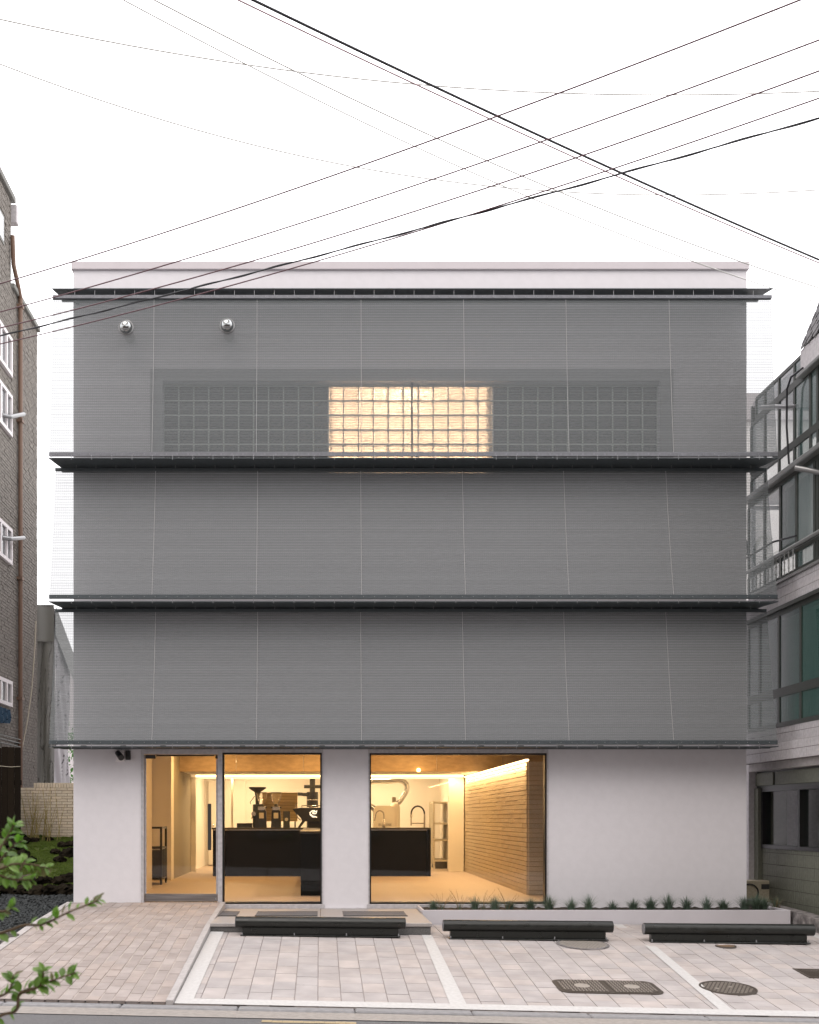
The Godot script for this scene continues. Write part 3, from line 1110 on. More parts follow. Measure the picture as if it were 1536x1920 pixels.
		if k > 0:
			put("cleat_row", m, M.black_rough, t).set_meta("kind", "stuff")
		put("tie_row", tie, M.bolt, t).set_meta("kind", "stuff")
		if k == 0:
			m = MB.new()
			m.box(Vector3(SX0 + 0.25, 8.0, 0.0) + o, Vector3(SX0 + 0.29, 8.064, 0.12) + o)
			m.box(Vector3(SX1 - 0.29, 8.0, 0.0) + o, Vector3(SX1 - 0.25, 8.064, 0.12) + o)
			put("end_bracket", m, M.steel, t)
	# stainless vent caps that pass through the top screen
	for c in [[236.0, 613.0], [426.0, 610.0]]:
		var p := pz(c[0], c[1], 0.32)
		var t := thing("vent_cap", "polished round steel vent cap " + ("beside the outer seam of the top screen" if c[0] > 300 else "in the outermost panel of the top screen"), "vent", p)
		var m := MB.new()
		var bz := Basis(Vector3.RIGHT, PI / 2)
		m.lathe([Vector2(0.0, 0.07), Vector2(0.035, 0.065), Vector2(0.062, 0.05), Vector2(0.079, 0.028), Vector2(0.086, 0.0), Vector2(0.086, -0.02)], Transform3D(bz, Vector3.ZERO), 32)
		put("dome", m, M.vent, t)
		m = MB.new()
		m.lathe([Vector2(0.085, -0.02), Vector2(0.098, -0.018), Vector2(0.101, -0.012), Vector2(0.098, -0.006), Vector2(0.085, -0.005)], Transform3D(bz, Vector3.ZERO), 32)
		put("flange", m, M.duct, t)
		m = MB.new()
		m.cyl(Vector3(0, 0, -0.32), Vector3(0, 0, -0.03), 0.07, 0.07, 20)
		put("duct", m, M.chrome_soft, t)

# ---------------------------------------------------------------- forecourt: ramp, landing, bays, planter
func lay(called: String, mesh: Mesh, mat: Material, parent: Node, x: float, z: float, size: Vector3, f: Callable, lift: float) -> MeshInstance3D:
	# one paver set on the sloping surface f(x, z)
	var e := 0.05
	var y: float = f.call(x, z)
	var tx := Vector3(2 * e, f.call(x + e, z) - f.call(x - e, z), 0).normalized()
	var tz := Vector3(0, f.call(x, z + e) - f.call(x, z - e), 2 * e).normalized()
	var up := tz.cross(tx).normalized()
	var o := put(called, mesh, mat, parent)
	o.transform = Transform3D(Basis(tx, up, tz) * Basis.from_scale(size), Vector3(x, y + lift, z))
	return o

func sloped(m: MB, x0: float, x1: float, zs: Array, f: Callable, lift: float, dx0 := 0.0, dx1 := 0.0) -> void:
	# a strip over f between x0 and x1 (which may shift by dx0, dx1 towards the last z)
	for k in zs.size() - 1:
		var n := maxi(1, int((x1 - x0) / 1.2))
		for j in n:
			var q := []
			for c in [[0, 0], [1, 0], [1, 1], [0, 1]]:
				var z: float = zs[k + c[1]]
				var tt: float = (z - zs[0]) / (zs[zs.size() - 1] - zs[0])
				var a := lerpf(x0 + dx0 * tt, x1 + dx1 * tt, float(j + c[0]) / n)
				q.append(Vector3(a, f.call(a, z) + lift, z))
			m.poly(q, Vector3.UP)

func forecourt() -> void:
	var unit := MB.new()
	# unit paver, top at y = 0, scaled to size
	var c := 0.02
	unit.poly([Vector3(-0.5 + c, 0, -0.5 + c), Vector3(0.5 - c, 0, -0.5 + c), Vector3(0.5 - c, 0, 0.5 - c), Vector3(-0.5 + c, 0, 0.5 - c)], Vector3.UP)
	for s in [[Vector3(1, 0, 0), Vector3(0, 0, 1)], [Vector3(-1, 0, 0), Vector3(0, 0, 1)], [Vector3(0, 0, 1), Vector3(1, 0, 0)], [Vector3(0, 0, -1), Vector3(1, 0, 0)]]:
		var d: Vector3 = s[0]
		var a: Vector3 = s[1]
		unit.poly([d * (0.5 - c) + a * (0.5 - c), d * (0.5 - c) - a * (0.5 - c), d * 0.5 - a * 0.5 + Vector3(0, -0.08, 0), d * 0.5 + a * 0.5 + Vector3(0, -0.08, 0)], d + Vector3.UP)
		unit.poly([d * 0.5 - a * 0.5 + Vector3(0, -0.08, 0), d * 0.5 + a * 0.5 + Vector3(0, -0.08, 0), d * 0.5 + a * 0.5 + Vector3(0, -1, 0), d * 0.5 - a * 0.5 + Vector3(0, -1, 0)], d)
	var um := unit.mesh()
	# --- brick ramp up to the door
	var ramp := sub("entrance_ramp", self)
	ramp.set_meta("kind", "structure")
	var m := MB.new()
	sloped(m, -3.3, -1.31, [0.0, 1.0, 2.0, 3.5, 5.11], ry, -0.0035)
	put("bedding", m, M.joint_pale, ramp)
	var rest := []
	# bricks point to the door: unbroken joints up the ramp, staggered across
	var pw := 0.105
	var pl := 0.226
	var cols := 17
	for r in 24:
		for k in cols:
			var x := -3.292 + (k + 0.5) * 1.967 / cols
			var za := 5.105 - r * (pl + 0.011) + (k % 2) * (pl + 0.011) / 2
			var zb := za - pl
			za = minf(za, 5.105)
			zb = maxf(zb, 0.012)
			if za - zb < 0.03: continue
			rest.append([x + rng.randf_range(-0.002, 0.002), (za + zb) / 2, pw, za - zb])
	for k in rest.size():
		var q: Array = rest[k]
		var mat: Material = M.brick_paver[rng.randi() % 6]
		if k < 300:
			lay("brick_paver", um, mat, ramp, q[0], q[1], Vector3(q[2], 0.03, q[3]), ry, rng.randf_range(-0.001, 0.003))
	var groups := [MB.new(), MB.new(), MB.new()]
	for k in range(300, rest.size()):
		var q: Array = rest[k]
		var g: MB = groups[rng.randi() % 3]
		var y0 := rng.randf_range(-0.001, 0.003)
		var qq := []
		for cc in [[-0.5, -0.5], [0.5, -0.5], [0.5, 0.5], [-0.5, 0.5]]:
			var xx: float = q[0] + cc[0] * q[2]
			var zz: float = q[1] + cc[1] * q[3]
			qq.append(Vector3(xx, ry(xx, zz) + y0, zz))
		g.poly(qq, Vector3.UP)
		for e in 4:
			var p0: Vector3 = qq[e]
			var p1: Vector3 = qq[(e + 1) % 4]
			g.poly([p0, p1, p1 - Vector3(0, 0.012, 0), p0 - Vector3(0, 0.012, 0)], (p0 + p1) / 2 - Vector3(q[0], p0.y, q[1]))
	for k in 3:
		put("brick_paver_field", groups[k], M.brick_paver[k * 2], ramp).set_meta("kind", "stuff")
	# concrete edge of the ramp towards the bays, and along the garden
	m = MB.new()
	for seg in [[0.03, 2.0], [2.0, 5.11]]:
		var za: float = seg[0]
		var zb: float = seg[1]
		for side in [[-1.325, -1.262, 0.012]]:
			var a: float = side[0]
			var b: float = side[1]
			var ya: float = ry(a, za) + side[2]
			var yb: float = ry(a, zb) + side[2]
			m.poly([Vector3(a, ya, za), Vector3(b, ya, za), Vector3(b, yb, zb), Vector3(a, yb, zb)], Vector3.UP)
			m.poly([Vector3(b, ya, za), Vector3(b, ya - 0.35, za), Vector3(b, yb - 0.3, zb), Vector3(b, yb, zb)], Vector3.RIGHT)
			m.poly([Vector3(a, ya, za), Vector3(a, ya - 0.05, za), Vector3(a, yb - 0.05, zb), Vector3(a, yb, zb)], Vector3.LEFT)
	m.poly([Vector3(-1.325, ry(-1.3, 5.11) + 0.012, 5.11), Vector3(-1.262, ry(-1.3, 5.11) + 0.012, 5.11), Vector3(-1.262, -0.9, 5.11), Vector3(-1.325, -0.9, 5.11)], Vector3(0, 0, 1))
	put("edge_kerb", m, M.concrete, ramp)
	m = MB.new()
	for seg in [[0.02, 2.0], [2.0, 5.11]]:
		var za: float = seg[0]
		var zb: float = seg[1]
		var ya := ry(-3.3, za) + 0.01
		var yb := ry(-3.3, zb) + 0.01
		m.poly([Vector3(-3.38, ya, za), Vector3(-3.297, ya, za), Vector3(-3.297, yb, zb), Vector3(-3.38, yb, zb)], Vector3.UP)
		m.poly([Vector3(-3.38, ya, za), Vector3(-3.38, ya - 0.4, za), Vector3(-3.38, yb - 0.3, zb), Vector3(-3.38, yb, zb)], Vector3.LEFT)
		m.poly([Vector3(-3.297, ya, za), Vector3(-3.297, ya - 0.03, za), Vector3(-3.297, yb - 0.03, zb), Vector3(-3.297, yb, zb)], Vector3.RIGHT)
	put("garden_edging", m, M.concrete, ramp)
	# --- granite landing with a step
	var land := sub("landing", self)
	land.set_meta("kind", "structure")
	m = MB.new()
	m.cbox(Vector3(-1.262, -0.12, 0.03), Vector3(0.005, -0.078, 2.02), 0.006)
	put("stone_slab", m, M.granite, land)
	m = MB.new()
	m.cbox(Vector3(0.009, -0.12, 0.03), Vector3(1.29, -0.078, 2.02), 0.006)
	put("stone_slab", m, M.granite, land)
	m = MB.new()
	m.box(Vector3(-1.26, -0.5, 0.04), Vector3(1.276, -0.121, 2.0))
	put("riser", m, M.granite_dark, land)
	for a in [[-1.255, -1.03, "narrow dark grey mat on the landing beside the brick ramp"], [-0.8, -0.03, "dark grey mat on the landing below the narrow shop window"], [0.29, 1.08, "dark grey mat on the landing at the end by the planter"]]:
		var o := thing("floor_mat", a[2], "mat", Vector3((a[0] + a[1]) / 2, -0.078, 0.87), "dark mats on the landing")
		var w: float = (a[1] - a[0]) / 2
		m = MB.new()
		m.cbox(Vector3(-w, 0.0, -0.29), Vector3(w, 0.008, 0.29), 0.003)
		put("pile", m, M.mat_grey, o)
		m = MB.new()
		for s in [-1.0, 1.0]:
			m.box(Vector3(-w, 0.0, s * 0.29 - 0.006 + s * 0.0065), Vector3(w, 0.01, s * 0.29 + 0.006 + s * 0.0065))
		put("border", m, M.black_rough, o)
	# --- three parking bays
	var bays := [[-1.255, 1.22, 2.02, 0.295, "left"], [1.22, 3.66, 0.79, 0.2, "mid"], [3.66, 6.1, 0.79, 0.2, "right"]]
	var holes := manholes()
	for b in bays:
		var bay := sub(numbered("parking_bay"), self)
		bay.set_meta("kind", "structure")
		m = MB.new()
		sloped(m, b[0], b[1], [b[2], 2.0 if b[2] < 2.0 else 2.5, 3.5, 5.11], gy, -0.007)
		if b[2] < 2.0:
			pass
		put("bedding", m, M.joint, bay)
		var col: float = 0.207
		var ncol := int(round((b[1] - b[0]) / col))
		col = (b[1] - b[0]) / ncol
		for k in ncol:
			var x: float = b[0] + (k + 0.5) * col
			var z := 5.1
			if k % 2 == 1: z += b[3] / 2
			z += rng.randf_range(-0.02, 0.02)
			while z > b[2]:
				var len: float = b[3] + (rng.randf_range(-0.06, 0.08) if b[2] > 2.0 else rng.randf_range(-0.008, 0.008))
				var za := minf(z, 5.105)
				var zb := maxf(z - len, b[2])
				z -= len
				if za - zb < 0.03: continue
				var zc := (za + zb) / 2
				var cut := false
				for h in holes:
					if absf(x - h[0]) < h[2] and absf(zc - h[1]) < h[3]: cut = true
				if cut: continue
				lay("paver", um, M.paver[clampi(int(rng.randfn(2.5, 1.5)), 0, 5)], bay, x, zc, Vector3(col - 0.006, 0.03, za - zb - 0.006), gy, rng.randf_range(-0.0015, 0.002))
	# painted bay lines
	var lines := [
		[-1.255, -1.105, 2.03, 0.0, 0.0, "white bay line along the foot of the brick ramp"],
		[1.17, 1.285, 2.03, -0.03, 0.0, "white bay line that ends at the landing step"],
		[3.70, 3.815, 0.8, -0.2, -0.2, "white bay line between the two manholes' bays"],
		[5.83, 5.95, 1.6, -0.05, -0.05, "white bay line beside the old concrete kerb"]]
	for l in lines:
		m = MB.new()
		sloped(m, l[0], l[1], [l[2], 2.5, 3.2, 4.0, 4.93], gy, 0.006, l[3], l[4])
		tag(put("painted_line", m, M.line_white, self), l[5], "road marking")
	m = MB.new()
	sloped(m, -1.255, 6.4, [4.93, 5.105], gy, 0.0065)
	tag(put("painted_line", m, M.line_white, self), "long white line along the kerb at the front of the bays", "road marking")
	# --- wheel stops
	for a in [[-0.96, 0.97, "black pipe wheel stop in front of the granite landing"], [1.40, 3.325, "black pipe wheel stop above the stone-filled round manhole"], [3.68, 5.61, "black pipe wheel stop above the small rusty round cap"]]:
		var xc: float = (a[0] + a[1]) / 2
		var z := 2.15
		var t := thing("wheel_stop", a[2], "wheel stop", Vector3(xc, gy(xc, z), z), "wheel stops of the parking bays")
		t.rotation.z = -0.008
		var h: float = (a[1] - a[0]) / 2
		m = MB.new()
		m.cyl(Vector3(-h, 0.15, 0), Vector3(h, 0.15, 0), 0.066, 0.066, 28)
		put("pipe", m, M.black_paint, t)
		m = MB.new()
		for s in [-1.0, 1.0]:
			m.cyl(Vector3(s * h, 0.15, 0), Vector3(s * (h + 0.004), 0.15, 0), 0.064, 0.058, 28)
		put("end_cap", m, M.steel_pale, t)
		m = MB.new()
		m.cbox(Vector3(-h + 0.08, 0.012, -0.05), Vector3(h - 0.08, 0.095, 0.03), 0.004)
		put("web", m, M.black_paint, t)
		m = MB.new()
		m.cbox(Vector3(-h + 0.06, 0.0, -0.075), Vector3(h - 0.06, 0.011, 0.085), 0.003)
		put("base_plate", m, M.black_paint, t)
		for k in 4:
			m = MB.new()
			m.cyl(Vector3(-h + 0.08 + k * (2 * h - 0.16) / 3.0, 0.01, 0.062), Vector3(-h + 0.08 + k * (2 * h - 0.16) / 3.0, 0.038, 0.062), 0.007, 0.007, 8)
			put("anchor_bolt", m, M.bolt, t)
	planter()
	# old concrete kerb wall at the edge of the plot
	m = MB.new()
	m.prism([Vector2(0.9, -0.6), Vector2(0.9, -0.06), Vector2(-1.4, 0.0), Vector2(-1.4, -0.6)], Transform3D(Basis(Vector3(0, 0, 1), Vector3(0, 1, 0), Vector3(-1, 0, 0)), Vector3(6.17, 0, 0)), 0.17)
	m.prism([Vector2(5.1, -0.95), Vector2(5.1, -0.35), Vector2(0.9, -0.06), Vector2(0.9, -0.6)], Transform3D(Basis(Vector3(0, 0, 1), Vector3(0, 1, 0), Vector3(-1, 0, 0)), Vector3(6.17, 0, 0)), 0.17)
	tag(put("kerb_wall", m, M.concrete_old, self), "low stained concrete wall sloping beside the planter end", "wall")

func manholes() -> Array:
	var out := []
	# stone-filled round cover
	var p := hit(1093.0, 1771.0)
	round_cover("manhole_cover", "round manhole cover filled with grey stone setts behind the twin cover", p, 0.29, M.kerb, M.iron_worn, true)
	out.append([p.x, p.z, 0.15, 0.15])
	p = hit(1365.0, 1853.0)
	round_cover("manhole_cover", "round brown iron manhole cover touching the white bay line", p, 0.262, M.iron, M.iron_worn, false)
	out.append([p.x, p.z, 0.15, 0.15])
	p = hit(1361.0, 1775.0)
	var t := thing("valve_cap", "small rusty round cap in the paving before a wheel stop", "valve cap", p)
	var m := MB.new()
	m.cyl(Vector3(0, -0.02, 0), Vector3(0, 0.009, 0), 0.1, 0.098, 24)
	put("lid", m, M.rust, t)
	m = MB.new()
	m.lathe([Vector2(0.101, -0.02), Vector2(0.101, 0.012), Vector2(0.112, 0.012), Vector2(0.114, -0.02)], Transform3D(), 24)
	put("rim", m, M.iron, t)
	# twin rectangular cover
	p = hit(1138.0, 1851.0)
	t = thing("twin_manhole_cover", "long rounded iron cover with two chequered leaves in the middle bay", "manhole cover", Vector3(p.x, gy(p.x, p.z), p.z))
	var e := 0.05
	t.transform.basis = Basis(Vector3(1, -0.02, 0).normalized(), Vector3(0.02, 1, 0.09).normalized(), Vector3(0, -0.09, 1).normalized()).orthonormalized()
	var hx := 0.485
	var hz := 0.25
	m = MB.new()
	var ring := []
	for k in 32:
		var a := TAU * (k + 0.5) / 32
		ring.append(Vector2(signf(cos(a)) * (hx - 0.11) + cos(a) * 0.11, signf(sin(a)) * (hz - 0.11) + sin(a) * 0.11))
	m.prism(ring, Transform3D(Basis(Vector3(1, 0, 0), Vector3(0, 0, -1), Vector3(0, 1, 0)), Vector3(0, -0.03, 0)), 0.037)
	put("frame", m, M.iron, t)
	for s in [-1.0, 1.0]:
		m = MB.new()
		var x0 := 0.02 if s > 0 else -hx + 0.035
		var x1 := hx - 0.035 if s > 0 else -0.02
		var plate := []
		for k in 24:
			var a := TAU * (k + 0.5) / 24
			var cr := 0.085 if cos(a) * s > 0 else 0.01
			plate.append(Vector2((x0 + x1) / 2 + signf(cos(a)) * ((x1 - x0) / 2 - cr) + cos(a) * cr, signf(sin(a)) * (hz - 0.03 - cr) + sin(a) * cr))
		m.prism(plate, Transform3D(Basis(Vector3(1, 0, 0), Vector3(0, 0, -1), Vector3(0, 1, 0)), Vector3(0, -0.01, 0)), 0.021)
		put("leaf", m, M.iron, t)
		var tr := MB.new()
		for ix in 13:
			for iz in 13:
				var q := Vector3(lerpf(x0 + 0.025, x1 - 0.025, ix / 12.0), 0.012, lerpf(-hz + 0.05, hz - 0.05, iz / 12.0))
				if Vector2(q.x - (x0 + x1) / 2, q.z).length() < 0.085 or (absf(q.z) > 0.15 and (q.x * s > hx - 0.1)): continue
				tr.obox(Transform3D(Basis(Vector3.UP, 0.78 if (ix + iz) % 2 else -0.78), q), Vector3(0.021, 0.006, 0.006))
		put("tread_pattern", tr, M.iron_worn, t).set_meta("kind", "stuff")
		m = MB.new()
		m.cyl(Vector3((x0 + x1) / 2, 0.009, 0), Vector3((x0 + x1) / 2, 0.015, 0), 0.075, 0.072, 24)
		put("centre_disc", m, M.iron_worn, t)
	out.append([p.x, p.z, 0.37, 0.14])
	# cover at the edge of the plot
	p = hit(1535.0, 1826.0)
	t = thing("drain_cover", "dark square iron drain cover beside the outer white bay line", "drain cover", Vector3(p.x + 0.05, gy(p.x, p.z), p.z))
	t.transform.basis = Basis(Vector3(1, -0.02, 0).normalized(), Vector3(0.02, 1, 0.09).normalized(), Vector3(0, -0.09, 1).normalized()).orthonormalized()
	m = MB.new()
	rect_flat(m, 0.23, 0.19, 0.025)
	put("frame", m, M.iron, t)
	for k in 9:
		m = MB.new()
		m.box(Vector3(-0.205, -0.02, -0.16 + k * 0.04 - 0.009), Vector3(0.205, 0.006, -0.16 + k * 0.04 + 0.009))
		put("bar", m, M.iron, t)
	m = MB.new()
	m.box(Vector3(-0.205, -0.03, -0.17), Vector3(0.205, -0.021, 0.17))
	put("sump", m, M.iron, t)
	out.append([p.x + 0.05, p.z, 0.14, 0.12])
	return out

func rect_flat(m: MB, hx: float, hz: float, w: float) -> void:
	m.box(Vector3(-hx, -0.03, -hz), Vector3(-hx + w, 0.008, hz))
	m.box(Vector3(hx - w, -0.03, -hz), Vector3(hx, 0.008, hz))
	m.box(Vector3(-hx + w, -0.03, -hz), Vector3(hx - w, 0.008, -hz + w))
	m.box(Vector3(-hx + w, -0.03, hz - w), Vector3(hx - w, 0.008, hz))

func round_cover(called: String, label: String, p: Vector3, r: float, lid: Material, top: Material, setts: bool) -> void:
	var t := thing(called, label, "manhole cover", Vector3(p.x, gy(p.x, p.z), p.z))
	t.transform.basis = Basis(Vector3(1, -0.02, 0).normalized(), Vector3(0.02, 1, 0.09).normalized(), Vector3(0, -0.09, 1).normalized()).orthonormalized()
	var m := MB.new()
	m.cyl(Vector3(0, -0.03, 0), Vector3(0, 0.006, 0), r - 0.022, r - 0.022, 36)
	put("lid", m, lid, t)
	m = MB.new()
	m.lathe([Vector2(r - 0.02, -0.03), Vector2(r - 0.02, 0.009), Vector2(r, 0.009), Vector2(r + 0.002, -0.03)], Transform3D(), 36)
	put("rim", m, M.iron if not setts else M.concrete_old, t)
	var s := MB.new()
	var k := -7
	while k <= 7:
		for j in range(-7, 8):
			var q := Vector3(k * 0.038 + (0.019 if j % 2 else 0.0), 0.007, j * 0.038)
			if Vector2(q.x, q.z).length() < r - 0.04:
				if setts:
					s.obox(Transform3D(Basis(Vector3.UP, rng.randf_range(-0.3, 0.3)), q), Vector3(0.03, 0.008, 0.026))
				else:
					s.obox(Transform3D(Basis(Vector3.UP, 0.0), q), Vector3(0.024, 0.005, 0.007))
		k += 1
	put("tread_pattern", s, top, t).set_meta("kind", "stuff")
	if not setts:
		m = MB.new()
		for q in [Vector3(0.03, 0, -0.02), Vector3(-0.12, 0, 0.05)]:
			m.cyl(q + Vector3(0, 0.004, 0), q + Vector3(0, 0.0115, 0), 0.018, 0.018, 12)
		put("lifting_boss", m, M.iron_worn, t)

func planter() -> void:
	var t := thing("planter_box", "long low white planter box along the facade", "planter", Vector3(0, -0.23, 0))
	var o := Vector3(0, 0.23, 0)
	var x0 := 1.3
	var x1 := 5.965
	var m := MB.new()
	m.cbox(Vector3(x0, -0.35, 0.735) + o, Vector3(x1, -0.036, 0.77) + o, 0.004)
	put("front_board", m, M.planter, t)
	m = MB.new()
	m.cbox(Vector3(x1 - 0.035, -0.35, 0.03) + o, Vector3(x1, -0.037, 0.734) + o, 0.004)
	put("end_board", m, M.planter, t)
	m = MB.new()
	m.cbox(Vector3(x0, -0.35, 0.03) + o, Vector3(x0 + 0.03, -0.037, 0.734) + o, 0.004)
	put("end_board", m, M.planter, t)
	m = MB.new()
	m.grid(90, 12, func(a: float, b: float) -> Vector3: return Vector3(lerpf(x0 + 0.03, x1 - 0.036, a), -0.068 + 0.03 * wob.get_noise_2d(a * 60, b * 12), lerpf(0.02, 0.734, b)) + o)
	put("soil", m, M.soil, t)
	# tufts of fescue
	var us := [812.0, 888.0, 928.0, 957.0, 994.0, 1034.0, 1071.0, 1103.0, 1145.0, 1183.0, 1223.0, 1258.0, 1292.0, 1327.0, 1361.0, 1398.0, 1416.0, 1434.0]
	for u in us:
		var z := rng.randf_range(0.38, 0.55)
		var x := px(u + rng.randf_range(-5.0, 5.0), z)
		tuft(Vector3(x, -0.068, z), rng.randf_range(0.14, 0.25), int(rng.randf_range(150, 320)), rng.randi() % 4, "blue-green fescue tuft growing in the white planter", false)
	tuft(Vector3(px(1456.0, 0.3), -0.068, 0.3), 0.2, 150, 1, "yellowish fescue tuft at the outer end of the white planter", true)
	for u in [829.0, 862.0, 906.0, 951.0]:
		dry(Vector3(px(u, 0.5), -0.07, 0.5))

func blade(m: MB, p: Vector3, dir: Vector3, h: float, lean: float, w: float) -> void:
	var side := dir.cross(Vector3.UP).normalized() * w
	var pts := []
	for k in 4:
		var f := k / 3.0
		pts.append(p + Vector3(0, h * (f - 0.25 * f * f * lean / maxf(h, 0.01)), 0) + dir * lean * f * f)
	for k in 3:
		var w0 := 1.0 - k / 3.2
		var w1 := 1.0 - (k + 1) / 3.2
		if k == 2: w1 = 0.02
		m.poly([pts[k] - side * w0, pts[k] + side * w0, pts[k + 1] + side * w1, pts[k + 1] - side * w1], dir + Vector3(0, 0.3, 0))

func tuft(p: Vector3, h: float, n: int, mat: int, label: String, yellow: bool) -> void:
	var t := thing("grass_tuft", label, "grass tuft", p, "" if yellow else "fescue tufts in the planter")
	for part in 2:
		var m := MB.new()
		for k in n / 2:
			var a := rng.randf() * TAU
			var d := Vector3(cos(a), 0, sin(a))
			var r := rng.randf()
			blade(m, d * r * 0.045, d, h * rng.randf_range(0.6, 1.05), h * r * rng.randf_range(0.5, 1.2), 0.0032)
		put("blades", m, M.grass[(mat + part) % 4] if not (yellow and part == 0) else M.grass_dry, t)

func dry(p: Vector3) -> void:
	var t := thing("dry_plant", "thin brown dry stalks standing between the fescue tufts", "dry plant", p, "dry stalks in the planter")
	var m := MB.new()
	var lf := MB.new()
	for k in 9:
		var a := rng.randf() * TAU
		var d := Vector3(cos(a), 0, sin(a) * 0.6)
		var h := rng.randf_range(0.14, 0.3)
		var pts := []
		for j in 5:
			var f := j / 4.0
			pts.append(d * (0.02 + 0.13 * f * f) + Vector3(0, h * f, 0))
		m.tube(pts, 0.0022, 4, 0.001)
		for j in 5:
			var q: Vector3 = pts[2].lerp(pts[4], j / 4.0)
			var b := rng.randf() * TAU
			blade(lf, q, Vector3(cos(b), 0, sin(b)), 0.035, 0.012, 0.002)
	put("stalks", m, M.grass_dry, t)
	put("seed_heads", lf, M.grass_dry, t)
	var g := MB.new()
	for k in 40:
		var a := rng.randf() * TAU
		var d := Vector3(cos(a), 0, sin(a))
		blade(g, d * 0.03 * rng.randf(), d, rng.randf_range(0.06, 0.13), 0.06 * rng.randf(), 0.002)
	put("basal_blades", g, M.grass[1], t)

# ---------------------------------------------------------------- rock garden beside the ramp
func gravel_y(z: float) -> float:
	return -0.07 - 0.075 * z if z > -1.2 else 0.02

func mound_y(x: float, z: float) -> float:
	var f := clampf((-1.35 - z) / 4.0, 0.0, 1.2)
	return 0.1 + 0.62 * pow(f, 0.85) + 0.05 * wob.get_noise_2d(x * 1.6, z * 1.6) + 0.08 * clampf(-3.9 - x, 0.0, 2.0) * f

func rock(r: float, flat: float, sd: int) -> ArrayMesh:
	var m := MB.new()
	var f := FastNoiseLite.new()
	f.seed = sd
	f.frequency = 1.1
	var na := 16
	var nb := 10
	var s := m.v.size()
	var at := func(a: float, b: float) -> Vector3:
		var d := Vector3(cos(a) * sin(b), cos(b), sin(a) * sin(b))
		var k := r * (1.0 + 0.42 * f.get_noise_3dv(d * 1.3) + 0.22 * f.get_noise_3dv(d * 4.0) + 0.1 * f.get_noise_3dv(d * 9.0))
		return Vector3(d.x * k, d.y * k * flat, d.z * k)
	for jb in nb + 1:
		for ja in na + 1:
			var a := TAU * ja / na
			var b := clampf(PI * jb / nb, 0.02, PI - 0.02)
			var p: Vector3 = at.call(a, b)
			var da: Vector3 = at.call(a + 0.05, b) - p
			var db: Vector3 = at.call(a, b + 0.05) - p
			m.v.append(p)
			var nn := da.cross(db).normalized()
			if nn.dot(p) < 0.0: nn = -nn
			m.n.append(nn)
			m.t.append(Vector2.ZERO)
	for jb in nb:
		for ja in na:
			var q := s + jb * (na + 1) + ja
			m.tri(q, q + na + 1, q + na + 2)
			m.tri(q, q + na + 2, q + 1)
	return m.mesh()

